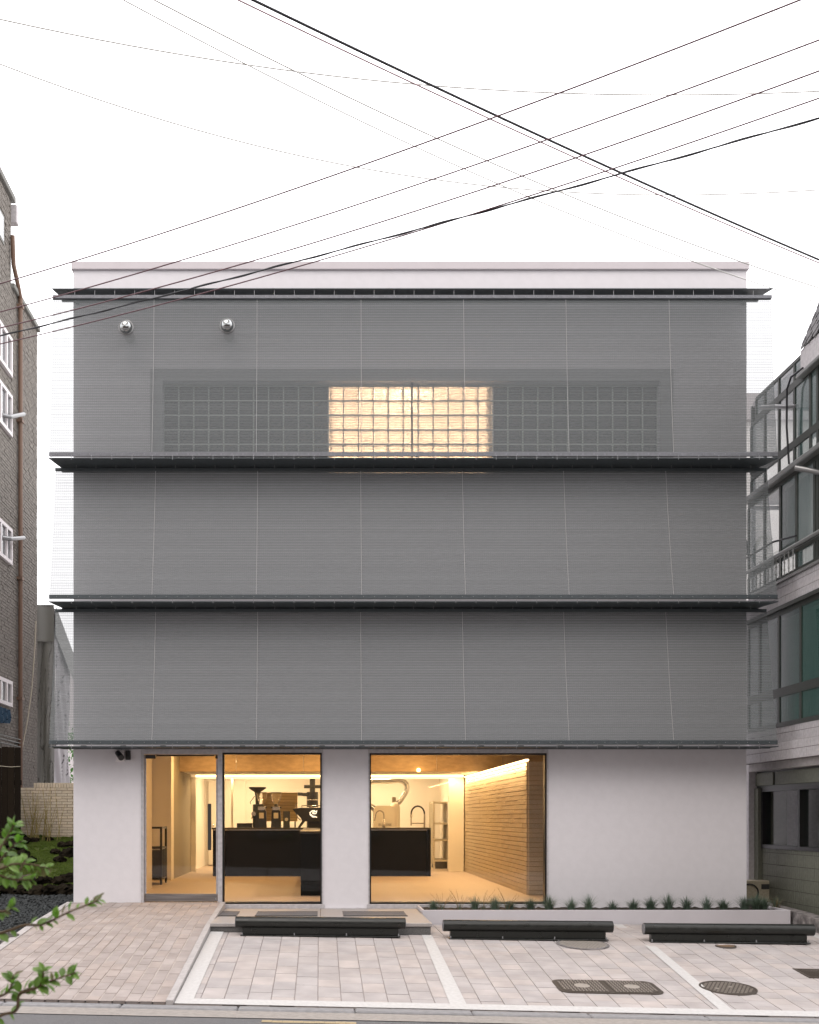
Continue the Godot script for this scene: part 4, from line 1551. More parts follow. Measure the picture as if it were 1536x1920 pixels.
func garden() -> void:
	# gravel bed
	var m := MB.new()
	m.grid(20, 30, func(a: float, b: float) -> Vector3:
		var z := lerpf(3.45, -2.2, b)
		return Vector3(lerpf(-8.0, -3.375, a), gravel_y(z) - 0.02, z))
	struct("gravel_bed", m, M.gravel_bed)
	var peb := MB.new()
	peb.lathe([Vector2(0.0, -0.5), Vector2(0.35, -0.35), Vector2(0.5, 0.0), Vector2(0.33, 0.38), Vector2(0.0, 0.5)], Transform3D(), 7)
	var mm := MultiMesh.new()
	mm.transform_format = MultiMesh.TRANSFORM_3D
	mm.mesh = peb.mesh()
	mm.instance_count = 9000
	for k in 9000:
		var x := rng.randf_range(-5.6, -3.4)
		var z := rng.randf_range(-1.9, 3.4)
		var s := rng.randf_range(0.016, 0.042)
		var b := Basis.from_euler(Vector3(rng.randf() * 3, rng.randf() * 6, rng.randf() * 3)) * Basis.from_scale(Vector3(s * 1.3, s * 0.8, s))
		mm.set_instance_transform(k, Transform3D(b, Vector3(x, gravel_y(z) - 0.012 + rng.randf() * 0.015, z)))
	var mi := MultiMeshInstance3D.new()
	mi.name = "gravel"
	mi.multimesh = mm
	mi.material_override = M.gravel
	add_child(mi)
	tag(mi, "black crushed gravel beside the brick ramp", "gravel", "", "stuff")
	# moss mound
	m = MB.new()
	m.grid(50, 60, func(a: float, b: float) -> Vector3:
		var x := lerpf(-9.0, -3.31, a)
		var z := lerpf(-1.3, -5.3, b)
		return Vector3(x, mound_y(x, z), z))
	m.grid(20, 2, func(a: float, b: float) -> Vector3:
		var x := lerpf(-9.0, -3.31, a)
		return Vector3(x, lerpf(-0.2, mound_y(x, -1.3), b), -1.3 + 0.02 * (1.0 - b)))
	struct("moss_mound", m, M.moss)
	var bl := MB.new()
	for k in 5:
		var a := TAU * k / 5.0
		blade(bl, Vector3.ZERO, Vector3(cos(a), 0, sin(a)), 0.9, 0.5, 0.12)
	for v in 3:
		mm = MultiMesh.new()
		mm.transform_format = MultiMesh.TRANSFORM_3D
		mm.mesh = bl.mesh()
		mm.instance_count = 9000
		for k in 9000:
			var x := rng.randf_range(-5.6, -3.32)
			var z := rng.randf_range(-5.2, -1.32)
			var s := rng.randf_range(0.02, 0.055)
			mm.set_instance_transform(k, Transform3D(Basis(Vector3.UP, rng.randf() * TAU) * Basis.from_scale(Vector3(s, s * 0.8, s)), Vector3(x, mound_y(x, z) - 0.004, z)))
		mi = MultiMeshInstance3D.new()
		mi.name = numbered("moss")
		mi.multimesh = mm
		mi.material_override = M.moss_leaf[v]
		add_child(mi)
		tag(mi, ["short olive moss blades", "short bright green moss blades", "short dark green moss blades"][v] + " covering the garden mound", "moss", "", "stuff")
	# dark porous rocks: an edge along the gravel and outcrops in the moss
	var shapes := []
	for k in 6:
		shapes.append(rock(1.0, rng.randf_range(0.6, 0.85), 100 + k))
	# u, v on photo, z, radius, material
	var rocks := [
		[8, 1668, -1.3, 0.17, 0, "e"], [40, 1665, -1.25, 0.15, 1, "e"], [70, 1668, -1.2, 0.13, 2, "e"], [98, 1666, -1.25, 0.15, 0, "e"], [124, 1664, -1.3, 0.16, 1, "e"],
		[22, 1657, -1.55, 0.13, 5, "e"], [52, 1655, -1.6, 0.12, 5, "e"], [82, 1656, -1.55, 0.12, 0, "e"], [112, 1654, -1.6, 0.14, 2, "e"], [135, 1652, -1.7, 0.15, 0, "e"], [-14, 1660, -1.5, 0.18, 1, "e"],
		[45, 1588, -4.2, 0.17, 1, "m"], [30, 1575, -4.9, 0.26, 0, "m"], [14, 1600, -3.8, 0.22, 2, "m"], [58, 1606, -3.6, 0.14, 0, "m"], [112, 1601, -3.7, 0.16, 1, "m"], [128, 1590, -4.3, 0.22, 0, "m"], [104, 1585, -4.7, 0.15, 2, "m"],
		[93, 1567, -6.2, 0.12, 0, "m"], [62, 1571, -5.9, 0.15, 1, "m"], [32, 1553, -5.6, 0.3, 0, "m"], [8, 1565, -5.3, 0.34, 2, "m"], [40, 1618, -3.2, 0.13, 2, "m"], [118, 1577, -5.3, 0.17, 1, "m"], [132, 1573, -5.6, 0.18, 2, "m"]]
	for q in rocks:
		var p := pz(q[0], q[1], q[2] if q[5] == "e" else -1.3 + (q[2] + 1.3) * 0.72)
		p.y = mound_y(p.x, p.z) if p.z < -1.3 else gravel_y(p.z)
		if q[5] == "m": q[3] *= 0.66
		p.y += q[3] * 0.22
		var mat: Material = M.rock_tan if q[4] == 5 else M.lava[q[4]]
		var lab := "dark porous rock in the edge between gravel and moss" if q[5] == "e" else "dark porous rock set in the moss mound"
		if q[4] == 5: lab = "brownish porous rock in the edge between gravel and moss"
		var o := put("garden_rock", shapes[rng.randi() % 6], mat, self)
		o.transform = Transform3D(Basis(Vector3.UP, rng.randf() * TAU) * Basis.from_scale(Vector3(q[3] * rng.randf_range(0.9, 1.3), q[3], q[3])), p)
		tag(o, lab, "rock", "rocks of the moss garden")
	for q in [[22.0, 1733.0, 2.55, 0.12], [-6.0, 1738.0, 2.6, 0.1], [4.0, 1722.0, 2.2, 0.09]]:
		var p := pz(q[0], q[1], q[2])
		p.y = gravel_y(p.z) + q[3] * 0.35
		var o := put("garden_rock", shapes[rng.randi() % 6], M.rock_grey, self)
		o.transform = Transform3D(Basis(Vector3.UP, rng.randf() * TAU) * Basis.from_scale(Vector3(q[3] * 1.3, q[3] * 0.9, q[3])), p)
		tag(o, "pale grey rock at the street end of the gravel", "rock", "rocks of the moss garden")
	# low yellowish bamboo at the brick wall
	var bp := Vector3(px(84.0, -4.8), 0, -4.8)
	bp.y = mound_y(bp.x, bp.z) - 0.02
	var t := thing("bamboo_plant", "thin yellowing bamboo in front of the tan brick wall", "plant", bp)
	var st := MB.new()
	var lf := MB.new()
	for k in 34:
		var a := rng.randf() * TAU
		var base := Vector3(rng.randf_range(-0.32, 0.26), 0, rng.randf_range(-0.2, 0.2))
		var h := rng.randf_range(0.45, 1.0)
		var tip := base + Vector3(cos(a) * 0.16, h, sin(a) * 0.12)
		st.tube([base, base.lerp(tip, 0.5) + Vector3(0, 0.04, 0), tip], 0.006, 5, 0.002)
		for j in 9:
			var q := base.lerp(tip, rng.randf_range(0.4, 1.0))
			var b := rng.randf() * TAU
			blade(lf, q, Vector3(cos(b), 0, sin(b)), rng.randf_range(-0.03, 0.06), rng.randf_range(0.06, 0.13), 0.006)
	put("stems", st, M.bamboo, t)
	put("foliage", lf, M.bamboo, t)
	# tan brick garden wall, stepped top with a soldier course
	t = thing("garden_wall", "tan brick garden wall with an upright top course behind the moss", "wall", Vector3(-4.6, 0.4, -5.3))
	var o3 := Vector3(4.6, -0.4, 5.3)
	var wx0 := px(41.0, -5.2) - 0.9
	var wstep := px(66.0, -5.2)
	var wx1 := -3.0
	var top := py(1477.0, -5.2)
	var top2 := py(1468.0, -5.2)
	m = MB.new()
	m.box(Vector3(wx0, -0.2, -5.32) + o3, Vector3(wx1, top, -5.22) + o3)
	put("core", m, M.tan_mortar, t)
	var one := MB.new()
	one.cbox(Vector3(-0.093, -0.0225, -0.02), Vector3(0.093, 0.0225, 0.02), 0.003)
	var om := one.mesh()
	var ch := 0.0515
	for r in 27:
		var x := wx0 + 0.1 + (r % 2) * 0.096
		var y := top - (r + 0.5) * ch
		if y < 0.3: break
		while x < wx1:
			if x > px(30.0, -5.2) - 0.2:
				put("brick", om, M.tan_brick[rng.randi() % 4], t, Vector3(x, y, -5.212 + rng.randf_range(-0.002, 0.002)) + o3)
			x += 0.192
	one = MB.new()
	one.cbox(Vector3(-0.022, -(top2 - top) / 2, -0.06), Vector3(0.022, (top2 - top) / 2, 0.06), 0.003)
	om = one.mesh()
	var xx := wstep
	while xx < wx1:
		put("cap_brick", om, M.tan_brick[rng.randi() % 4], t, Vector3(xx, (top + top2) / 2, -5.25) + o3)
		xx += 0.05
	# dark board fence
	var fz := -4.4
	t = thing("board_fence", "tall dark brown board fence at the edge of the moss garden", "fence", Vector3(-6.3, 0.4, fz))
	var fx := px(39.0, fz)
	var o4 := Vector3(6.3, -0.4, -fz)
	for k in 16:
		m = MB.new()
		var x1 := fx - k * 0.112
		m.cbox(Vector3(x1 - 0.108, 0.1, fz - 0.012 + 0.006 * (k % 2)) + o4, Vector3(x1, py(1402.0 - (k % 3), fz), fz + 0.012 + 0.006 * (k % 2)) + o4, 0.004)
		put("board", m, M.fence[rng.randi() % 3], t)
	m = MB.new()
	m.box(Vector3(fx - 1.8, 1.7, fz - 0.06) + o4, Vector3(fx, 1.79, fz - 0.014) + o4)
	m.box(Vector3(fx - 1.8, 0.7, fz - 0.06) + o4, Vector3(fx, 0.79, fz - 0.014) + o4)
	put("rail", m, M.fence[0], t)
	m = MB.new()
	var pts := []
	for k in 12:
		var x := fx - 1.8 + k * 1.8 / 11.0
		pts.append(Vector3(x, py(1437.0, fz) + 0.012 * sin(k * 1.7), fz + 0.024) + o4)
	m.tube(pts, 0.005, 5)
	put("cord", m, M.rope, t)

# ---------------------------------------------------------------- brick block beyond the garden
const XL := -6.1

func zl(u: float) -> float:
	return D - XL * F / (u - CX)

func neighbour_brick() -> void:
	var zf := zl(70.0)
	var zs := zl(22.0)
	var ylow := py(622.0, zf)
	var yhigh := py(377.0, zs)
	var t := thing("brick_apartment", "grey brick apartment block with white windows and a brown downpipe", "building", Vector3(XL - 2.0, 0, zf))
	var o := -t.position
	var m := MB.new()
	m.box(Vector3(XL - 8.0, -0.5, zs) + o, Vector3(XL - 0.012, yhigh, -5.3) + o)
	m.box(Vector3(XL - 8.0, -0.5, zf) + o, Vector3(XL - 0.013, ylow, zs) + o)
	put("wall", m, M.grey_mortar, t)
	# windows: photo rows
	var wins := [[700.0, 628.0, 0], [812.0, 735.0, 0], [1052.0, 985.0, 0], [1318.0, 1270.0, 0]]
	var zw := zl(19.5)
	var holes := []
	for w in wins:
		var y0 := py(w[0] + 8.0, zw)
		var y1 := py(w[1] + 8.0, zw)
		holes.append([zw, zw + 1.1, y0, y1])
	var hw := [zl(4.5) - 0.1, zl(4.5) + 0.6, py(455.0, zl(4.5)), py(400.0, zl(4.5))]
	holes.append(hw)
	# bricks of the side that shows, too small to pick apart
	m = MB.new()
	var bh := 0.062
	var bl := 0.2
	var r := 0
	var y := 0.2
	while y < yhigh - 0.06:
		var z := zf + (r % 2) * bl / 2 - bl / 2
		while z < -5.5:
			var a := maxf(z, zf)
			var b := z + bl - 0.01
			z += bl
			if y > ylow - 0.06 and a < zs: continue
			var skip := false
			for h in holes:
				if b > h[0] and a < h[1] and y + bh > h[2] and y < h[3]: skip = true
			if skip: continue
			var d := rng.randf_range(-0.004, 0.006)
			var x := XL + d
			var q := [Vector3(x, y + 0.005, a) + o, Vector3(x, y + 0.005, b) + o, Vector3(x, y + bh - 0.004, b) + o, Vector3(x, y + bh - 0.004, a) + o]
			m.poly(q, Vector3.RIGHT)
			var dn := Vector3(-0.016, 0, 0)
			m.poly([q[0], q[1], q[1] + dn, q[0] + dn], Vector3.DOWN)
			m.poly([q[1], q[2], q[2] + dn, q[1] + dn], Vector3(0, 0, 1))
			m.poly([q[2], q[3], q[3] + dn, q[2] + dn], Vector3.UP)
		r += 1
		y += bh
	put("brick_courses", m, M.grey_brick, t).set_meta("kind", "stuff")
	# copings
	m = MB.new()
	m.cbox(Vector3(XL - 8.05, ylow, zf - 0.05) + o, Vector3(XL + 0.06, ylow + 0.1, zs - 0.002) + o, 0.01)
	put("coping", m, M.coping, t)
	m = MB.new()
	m.cbox(Vector3(XL - 8.05, yhigh, zs - 0.1) + o, Vector3(XL + 0.06, yhigh + 0.12, -5.25) + o, 0.01)
	put("coping", m, M.coping, t)
	m = MB.new()
	m.cbox(Vector3(XL - 0.35, yhigh - 0.42, zs - 0.16) + o, Vector3(XL + 0.1, yhigh - 0.06, zs - 0.002) + o, 0.01)
	put("gutter_box", m, M.tile, t)
	for k in wins.size():
		var h: Array = holes[k]
		window_side(t, o, h[0], h[1], h[2], h[3])
	var w5 := sub("window", t)
	m = MB.new()
	m.box(Vector3(XL - 0.02, hw[2], hw[0]) + o, Vector3(XL + 0.01, hw[3], hw[1]) + o)
	put("frame", m, M.coping, w5)
	m = MB.new()
	m.box(Vector3(XL + 0.011, hw[2] + 0.05, hw[0] + 0.05) + o, Vector3(XL + 0.014, hw[3] - 0.05, hw[1] - 0.05) + o)
	put("pane", m, M.window_dark, w5)
	# downpipe and its brackets
	var zp := zl(33.0)
	m = MB.new()
	m.cyl(Vector3(XL + 0.06, 0.8, zp) + o, Vector3(XL + 0.06, py(560.0, zp), zp) + o, 0.045, 0.045, 12)
	m.tube([Vector3(XL + 0.06, py(560.0, zp), zp) + o, Vector3(XL + 0.06, py(545.0, zp), zl(29.0)) + o, Vector3(XL + 0.06, py(520.0, zp), zl(20.0)) + o, Vector3(XL + 0.06, py(470.0, zp), zl(18.0)) + o], 0.045, 10)
	put("downpipe", m, M.copper_pipe, t)
	for w in [575.0, 790.0, 1085.0, 1310.0]:
		m = MB.new()
		m.box(Vector3(XL, py(w, zp) - 0.03, zp - 0.07) + o, Vector3(XL + 0.115, py(w, zp) + 0.03, zp + 0.07) + o)
		put("pipe_bracket", m, M.copper_pipe, t)
	for w in [783.0, 1013.0]:
		m = MB.new()
		var zq := zl(4.0)
		m.tube([Vector3(XL, py(w - 5.0, zq), zq) + o, Vector3(XL + 0.12, py(w - 5.0, zq), zq - 0.1) + o, Vector3(XL + 0.16, py(w, zl(35.0)), zl(30.0)) + o], 0.04, 10)
		put("exhaust_pipe", m, M.duct, t)
	m = MB.new()
	for k in 3:
		m.cyl(Vector3(XL + 0.12, py(1385.0 + k * 7, zw), zl(27.0)) + o, Vector3(XL + 0.12, py(1385.0 + k * 7, zw), -5.6) + o, 0.009, 0.009, 8)
	m.cyl(Vector3(XL, py(1392.0, zw), zl(27.0)) + o, Vector3(XL + 0.12, py(1392.0, zw), zl(27.0)) + o, 0.009, 0.009, 8)
	put("window_rail", m, M.bronze, t)
	# blue cloth over the lowest window sill
	var c := MB.new()
	var zc := zl(5.0)
	c.grid(12, 10, func(a: float, b: float) -> Vector3:
		return Vector3(XL + 0.1 + 0.03 * sin(a * 17.0 + b * 3.0), py(1330.0, zc) - b * 0.26 - 0.05 * a * b, lerpf(zl(9.0), zl(9.0) + 0.7, a)))
	tag(put("blue_cloth", c, M.cloth_blue, self), "dark blue cloth hung out under the lowest white window", "cloth")
	# slack rope down the corner
	c = MB.new()
	c.tube([pz(67.5, 1165.0, -8.2), pz(65.0, 1220.0, -8.1), pz(60.0, 1290.0, -8.0), pz(52.0, 1350.0, -7.8), pz(40.0, 1412.0, -7.4), pz(36.0, 1440.0, -7.2)], 0.012, 6)
	tag(put("hanging_rope", c, M.rope, self), "pale slack rope hanging beside the corner of the brick block", "rope")
	# tarpaulin-wrapped stack behind the garden wall
	var z0 := -9.2
	t = thing("covered_shed", "tall narrow stack wrapped in grey tarpaulin behind the garden wall", "shed", pz(98.0, 1532.0, z0) * Vector3(1, 0, 1))
	o = -t.position
	var xa := px(60.0, z0)
	var xb := px(102.0, z0)
	var yt := py(1140.0, z0)
	var z1 := z0 - 1.5
	var xb2 := px(131.0, z1)
	m = MB.new()
	m.grid(26, 60, func(a: float, b: float) -> Vector3:
		var fold := 0.05 * sin(a * 9.0 + sin(b * 5.0) * 1.5) * smoothstep(0.0, 0.2, b) + 0.03 * sin(a * 21.0 + b * 14.0) * b
		return Vector3(lerpf(xa, xb, a), lerpf(yt, 0.2, b), z0 + fold) + o)
	put("front_sheet", m, M.tarp, t)
	m = MB.new()
	m.grid(26, 60, func(a: float, b: float) -> Vector3:
		var fold := 0.05 * sin(a * 8.0 + b * 7.0) * smoothstep(0.0, 0.3, b) + 0.02 * sin(a * 26.0 - b * 9.0)
		return Vector3(lerpf(xb, xb2, a) + fold, lerpf(yt - 0.9 * a, 0.2, b), lerpf(z0, z1, a)) + o)
	put("side_sheet", m, M.tarp_pale, t)
	m = MB.new()
	m.grid(14, 12, func(a: float, b: float) -> Vector3:
		return Vector3(lerpf(xa, xb + 0.02, a), lerpf(yt + 0.05, yt - 0.75, b), z0 + 0.09 + 0.03 * sin(a * 7.0)) + o)
	m.grid(14, 12, func(a: float, b: float) -> Vector3:
		return Vector3(lerpf(xb, xb2 + 0.05, a) + 0.05, lerpf(yt + 0.05, yt - 0.6, b) - 0.85 * a, lerpf(z0 + 0.09, z1, a)) + o)
	m.poly([Vector3(xa, yt + 0.05, z0 + 0.1) + o, Vector3(xb, yt + 0.05, z0 + 0.1) + o, Vector3(xb2, yt - 0.8, z1) + o, Vector3(xa, yt - 0.8, z1) + o], Vector3.UP)
	put("top_sheet", m, M.tarp, t)
	# greenery and a far house in the gap
	tree(Vector3(-5.4, -0.2, -16.5), 4.2, 1.6, "leafy green tree standing in the gap behind the cafe")
	var h := thing("far_house", "pale far house with flat roof seen in the gap behind the tarpaulin", "house", Vector3(-7.5, -0.2, -27.0))
	m = MB.new()
	m.box(Vector3(-5, 0, -4), Vector3(3.6, 7.4, 0))
	put("wall", m, M.tile, h)
	m = MB.new()
	m.box(Vector3(-5.2, 7.4, -4.2), Vector3(3.8, 7.7, 0.2))
	put("roof", m, M.coping, h)
	for k in 3:
		m = MB.new()
		m.box(Vector3(-4 + k * 2.6, 4.4, 0.0), Vector3(-2.6 + k * 2.6, 5.8, 0.04))
		put("window", m, M.window_dark, h)

func window_side(t: Node3D, o: Vector3, z0: float, z1: float, y0: float, y1: float) -> void:
	var w := sub("window", t)
	var m := MB.new()
	var f := 0.07
	var xa := XL - 0.02
	var xb := XL + 0.05
	m.box(Vector3(xa, y0, z0) + o, Vector3(xb, y0 + f, z1) + o)
	m.box(Vector3(xa, y1 - f, z0) + o, Vector3(xb, y1, z1) + o)
	for z in [z0, z0 + 0.33, z0 + 0.7, z1 - f]:
		m.box(Vector3(xa, y0 + f, z) + o, Vector3(xb, y1 - f, z + f) + o)
	put("frame", m, M.white_frame, w)
	for a in [[z0 + f, z0 + 0.33], [z0 + 0.33 + f, z0 + 0.7], [z0 + 0.7 + f, z1 - f]]:
		m = MB.new()
		m.box(Vector3(XL + 0.0, y0 + f, a[0]) + o, Vector3(XL + 0.012, y1 - f, a[1]) + o)
		put("pane", m, M.window_dark, w)

func tree(p: Vector3, h: float, r: float, label: String) -> void:
	var t := thing("leafy_tree", label, "tree", p)
	var m := MB.new()
	m.tube([Vector3.ZERO, Vector3(0.05, h * 0.3, 0), Vector3(-0.04, h * 0.55, 0.05)], 0.13, 10, 0.08)
	for k in 7:
		var a := TAU * k / 7.0
		m.tube([Vector3(0, h * 0.35 + k * 0.12, 0), Vector3(cos(a) * r * 0.5, h * 0.6, sin(a) * r * 0.5), Vector3(cos(a) * r * 0.8, h * 0.85, sin(a) * r * 0.8)], 0.05, 6, 0.012)
	put("trunk", m, M.bark, t)
	var cr := sub("crown", t)
	var leaf := leaf_mesh()
	for v in 3:
		var mm := MultiMesh.new()
		mm.transform_format = MultiMesh.TRANSFORM_3D
		mm.mesh = leaf
		mm.instance_count = 2200
		for k in 2200:
			var cl := Vector3(sin(k * 1.7 + v), 0.6 * sin(k * 0.9 + 2 * v), cos(k * 2.3 + v)) * r * 0.75
			var q := cl + Vector3(rng.randfn(), rng.randfn() * 0.8, rng.randfn()) * r * 0.22 + Vector3(0, h * 0.68, 0)
			var s := rng.randf_range(0.08, 0.14)
			mm.set_instance_transform(k, Transform3D(Basis.from_euler(Vector3(rng.randf() * 6, rng.randf() * 6, rng.randf() * 6)) * Basis.from_scale(Vector3(s, s, s)), q))
		var mi := MultiMeshInstance3D.new()
		mi.name = "foliage"
		mi.multimesh = mm
		mi.material_override = M.tree_leaf[v]
		mi.set_meta("kind", "stuff")
		cr.add_child(mi, true)

func leaf_mesh() -> ArrayMesh:
	# a pointed leaf, 1 long, folded a little along its midrib
	var m := MB.new()
	var w := [0.0, 0.17, 0.25, 0.24, 0.15, 0.0]
	for s in [-1.0, 1.0]:
		for k in 5:
			var a := k / 5.0
			var b := (k + 1) / 5.0
			var za := -0.14 * a * a
			var zb := -0.14 * b * b
			var q := [Vector3(0, za, a), Vector3(s * w[k], za + w[k] * 0.35, a), Vector3(s * w[k + 1], zb + w[k + 1] * 0.35, b), Vector3(0, zb, b)]
			if k == 0: q = [q[0], q[2], q[3]]
			elif k == 4: q = [q[0], q[1], q[3]]
			m.poly(q, Vector3.UP)
	return m.mesh()

# ---------------------------------------------------------------- tiled building with green glass on the other side
const XR := 6.25

func zr(u: float) -> float:
	return D - XR * F / (u - CX)

func yr(u: float, w: float) -> float:
	return py(w, zr(u))

func bar_z(m: MB, y0: float, y1: float, z0: float, z1: float, x0: float, x1: float, o: Vector3) -> void:
	m.box(Vector3(x0, y0, z0) + o, Vector3(x1, y1, z1) + o)

func tiles(m: MB, y0: float, y1: float, z0: float, z1: float, x: float, tw: float, th: float, o: Vector3) -> void:
	var y := y0
	while y < y1 - 0.01:
		var z := z0
		while z < z1 - 0.01:
			var a := Vector3(x - 0.006 + rng.randf_range(-0.001, 0.001), y + 0.004, z + 0.004)
			var b := Vector3(a.x, minf(y + th, y1) - 0.004, minf(z + tw, z1) - 0.004)
			var q := [a + o, Vector3(a.x, a.y, b.z) + o, b + o, Vector3(a.x, b.y, a.z) + o]
			m.poly(q, Vector3.LEFT)
			for e in 4:
				var p0: Vector3 = q[e]
				var p1: Vector3 = q[(e + 1) % 4]
				m.poly([p0, p1, p1 + Vector3(0.006, 0, 0), p0 + Vector3(0.006, 0, 0)], (p0 + p1) / 2 - (q[0] + q[2]) / 2)
			z += tw
		y += th

func glazing(t: Node3D, o: Vector3, y0: float, y1: float, zs: Array, fw: float, mats: Array, dx := 0.0) -> void:
	# a row of framed panes in the plane x = XR between the given z, bottom to top y0..y1
	var g := sub("window_row", t)
	var x0 := XR - 0.012 + dx
	var x1 := XR + 0.016 + dx
	var m := MB.new()
	m.box(Vector3(x0, y0, zs[0]) + o, Vector3(x1, y0 + fw, zs[-1]) + o)
	m.box(Vector3(x0, y1 - fw, zs[0]) + o, Vector3(x1, y1, zs[-1]) + o)
	for z in zs:
		m.box(Vector3(x0 + 0.002, y0 + fw, z - fw / 2) + o, Vector3(x1 - 0.002, y1 - fw, z + fw / 2) + o)
	put("frame", m, M.bronze, g)
	for k in zs.size() - 1:
		m = MB.new()
		m.box(Vector3(XR + 0.002 + dx, y0 + fw, zs[k] + fw / 2) + o, Vector3(XR + 0.006 + dx, y1 - fw, zs[k + 1] - fw / 2) + o)
		put("pane", m, mats[k % mats.size()], g)

func neighbour_tiled() -> void:
	var t := thing("tiled_apartment", "tiled apartment building with bands of green glass and slate roof", "building", Vector3(XR + 3.0, -0.3, -1.5))
	var o := -t.position
	var zfar := zr(1404.0)
	var znear := 2.2
	var m := MB.new()
	# body kept behind the glazing; the two upper storeys are glazed sunrooms
	bar_z(m, -0.6, 1.904, zfar, znear, XR + 4.0, XR + 7.0, o)
	bar_z(m, -0.6, 1.904, znear, znear + 0.15, XR + 0.14, XR + 7.0, o)
	bar_z(m, -0.6, -0.25, zfar, znear, XR + 0.51, XR + 4.0, o)
	bar_z(m, 1.904, 4.317, zfar, znear, XR + 0.4, XR + 7.0, o)
	bar_z(m, 4.317, 7.095, zfar, znear, XR + 1.5, XR + 7.0, o)
	put("core", m, M.room_wall, t)
	m = MB.new()
	bar_z(m, -0.6, 4.317, zfar - 0.15, zfar, XR + 0.0, XR + 7.0, o)
	bar_z(m, 4.317, 7.095, zfar - 0.15, zfar, XR + 1.5, XR + 7.0, o)
	put("end_wall", m, M.tile, t)
	for a in [[4.352, 5.689], [5.758, 7.147]]:
		var g := sub("end_window", t)
		m = MB.new()
		m.box(Vector3(XR + 0.061, a[0], zfar - 0.08) + o, Vector3(XR + 1.49, a[0] + 0.05, zfar - 0.02) + o)
		m.box(Vector3(XR + 0.061, a[1] - 0.05, zfar - 0.08) + o, Vector3(XR + 1.49, a[1], zfar - 0.02) + o)
		for x in [0.061, 0.75, 1.44]:
			m.box(Vector3(XR + x, a[0] + 0.051, zfar - 0.078) + o, Vector3(XR + x + 0.05, a[1] - 0.051, zfar - 0.022) + o)
		put("frame", m, M.bronze, g)
		for x in [0.111, 0.8]:
			m = MB.new()
			m.box(Vector3(XR + x, a[0] + 0.05, zfar - 0.052) + o, Vector3(XR + x + 0.63, a[1] - 0.05, zfar - 0.048) + o)
			put("pane", m, M.pale_pane, g)
	m = MB.new()
	bar_z(m, 7.113, 7.182, zfar, zr(1504.0), XR + 0.062, XR + 1.5, o)
	put("sunroom_roof", m, M.tile, t)
	# storey slabs and tiled bands
	var bands := [[3.988, 4.317, 0.0], [2.147, 2.364, 0.0], [1.904, 2.147, -0.1]]
	for b in bands:
		var s := sub("tiled_band", t)
		m = MB.new()
		bar_z(m, b[0], b[1], zfar, znear, XR + b[2], XR + 0.5, o)
		put("backing", m, M.tile_joint, s)
		m = MB.new()
		tiles(m, b[0], b[1], zfar, 1.3, XR + b[2], 0.052, 0.13, o)
		put("tile_field", m, M.tile, s).set_meta("kind", "stuff")
	# slab edge above the third floor and the sunroom rails
	m = MB.new()
	m.cbox(Vector3(XR - 0.12, 5.689, zfar) + o, Vector3(XR + 1.5, 5.758, znear) + o, 0.012)
	put("slab_edge", m, M.rail_metal, t)
	m = MB.new()
	m.cbox(Vector3(XR - 0.05, 4.317, zfar) + o, Vector3(XR + 1.5, 4.352, znear) + o, 0.008)
	put("slab_edge", m, M.rail_metal, t)
	# glazing rows, bottom to top
	var z2 := [zfar, zr(1425.0), zr(1461.0), zr(1502.0), zr(1552.0), zr(1610.0), 2.0]
	glazing(t, o, 2.364, 2.833, z2, 0.06, [M.teal_deep, M.teal_deep])
	glazing(t, o, 2.833, 3.936, z2, 0.06, [M.teal, M.teal_deep])
	m = MB.new()
	bar_z(m, 3.936, 3.988, zfar, znear, XR - 0.06, XR + 0.3, o)
	put("head_rail", m, M.bronze, t)
	var z3 := [zfar, zr(1434.0), zr(1463.7), zr(1494.0), zr(1528.0), zr(1570.0), 0.9, 2.0]
	glazing(t, o, 4.682, 5.689, z3, 0.055, [M.pale_pane, M.pale_pane, M.teal, M.pale_pane])
	glazing(t, o, 4.352, 4.665, z3, 0.05, [M.pale_pane, M.teal, M.pale_pane, M.teal])
	m = MB.new()
	m.cyl(Vector3(XR - 0.08, 4.673, zfar) + o, Vector3(XR - 0.08, 4.673, znear) + o, 0.025, 0.025, 10)
	put("handrail", m, M.rail_metal, t)
	var sp := MB.new()
	var z := zfar + 0.08
	while z < 0.4:
		sp.cyl(Vector3(XR - 0.08, 4.352, z) + o, Vector3(XR - 0.08, 4.665, z) + o, 0.007, 0.007, 6)
		for k in 3:
			sp.lathe([Vector2(0.0, -0.02), Vector2(0.016, 0.0), Vector2(0.0, 0.02)], Transform3D(Basis(), Vector3(XR - 0.08, 4.422 + k * 0.1, z) + o), 6)
		z += 0.13
	put("baluster_row", sp, M.rail_metal, t).set_meta("kind", "stuff")
	var z4 := [zr(1409.0), zr(1434.6), zr(1461.0), zr(1490.0), zr(1520.0), zr(1560.0), 0.9, 2.0]
	glazing(t, o, 5.758, 6.054, z4, 0.05, [M.pale_pane, M.pale_pane, M.pale_pane, M.teal])
	glazing(t, o, 6.054, 6.835, z4, 0.05, [M.teal, M.pale_pane, M.pale_pane, M.teal])
	var z5 := [zr(1418.0), zr(1434.6), zr(1461.0), zr(1490.0), zr(1506.0)]
	glazing(t, o, 6.835, 7.147, z5, 0.045, [M.teal, M.pale_pane, M.pale_pane, M.teal])
	# curtains and blinds behind the glass
	for a in [[4.708, 5.663, 1, 2.0], [2.885, 3.883, 2, 3.0], [6.097, 6.791, 3, 2.0], [2.408, 2.798, 1, 3.0]]:
		var cm := MB.new()
		var za: float = [zfar, zr(1440.0), zr(1470.0), zr(1494.0)][a[2]]
		cm.grid(60, 2, func(s: float, q: float) -> Vector3: return Vector3(XR + 0.2 + 0.025 * sin(s * 90.0), lerpf(a[0], a[1], q), za + s * 1.1) + o)
		put("curtain", cm, M.curtain if a[3] < 2.5 else M.curtain_teal, t)
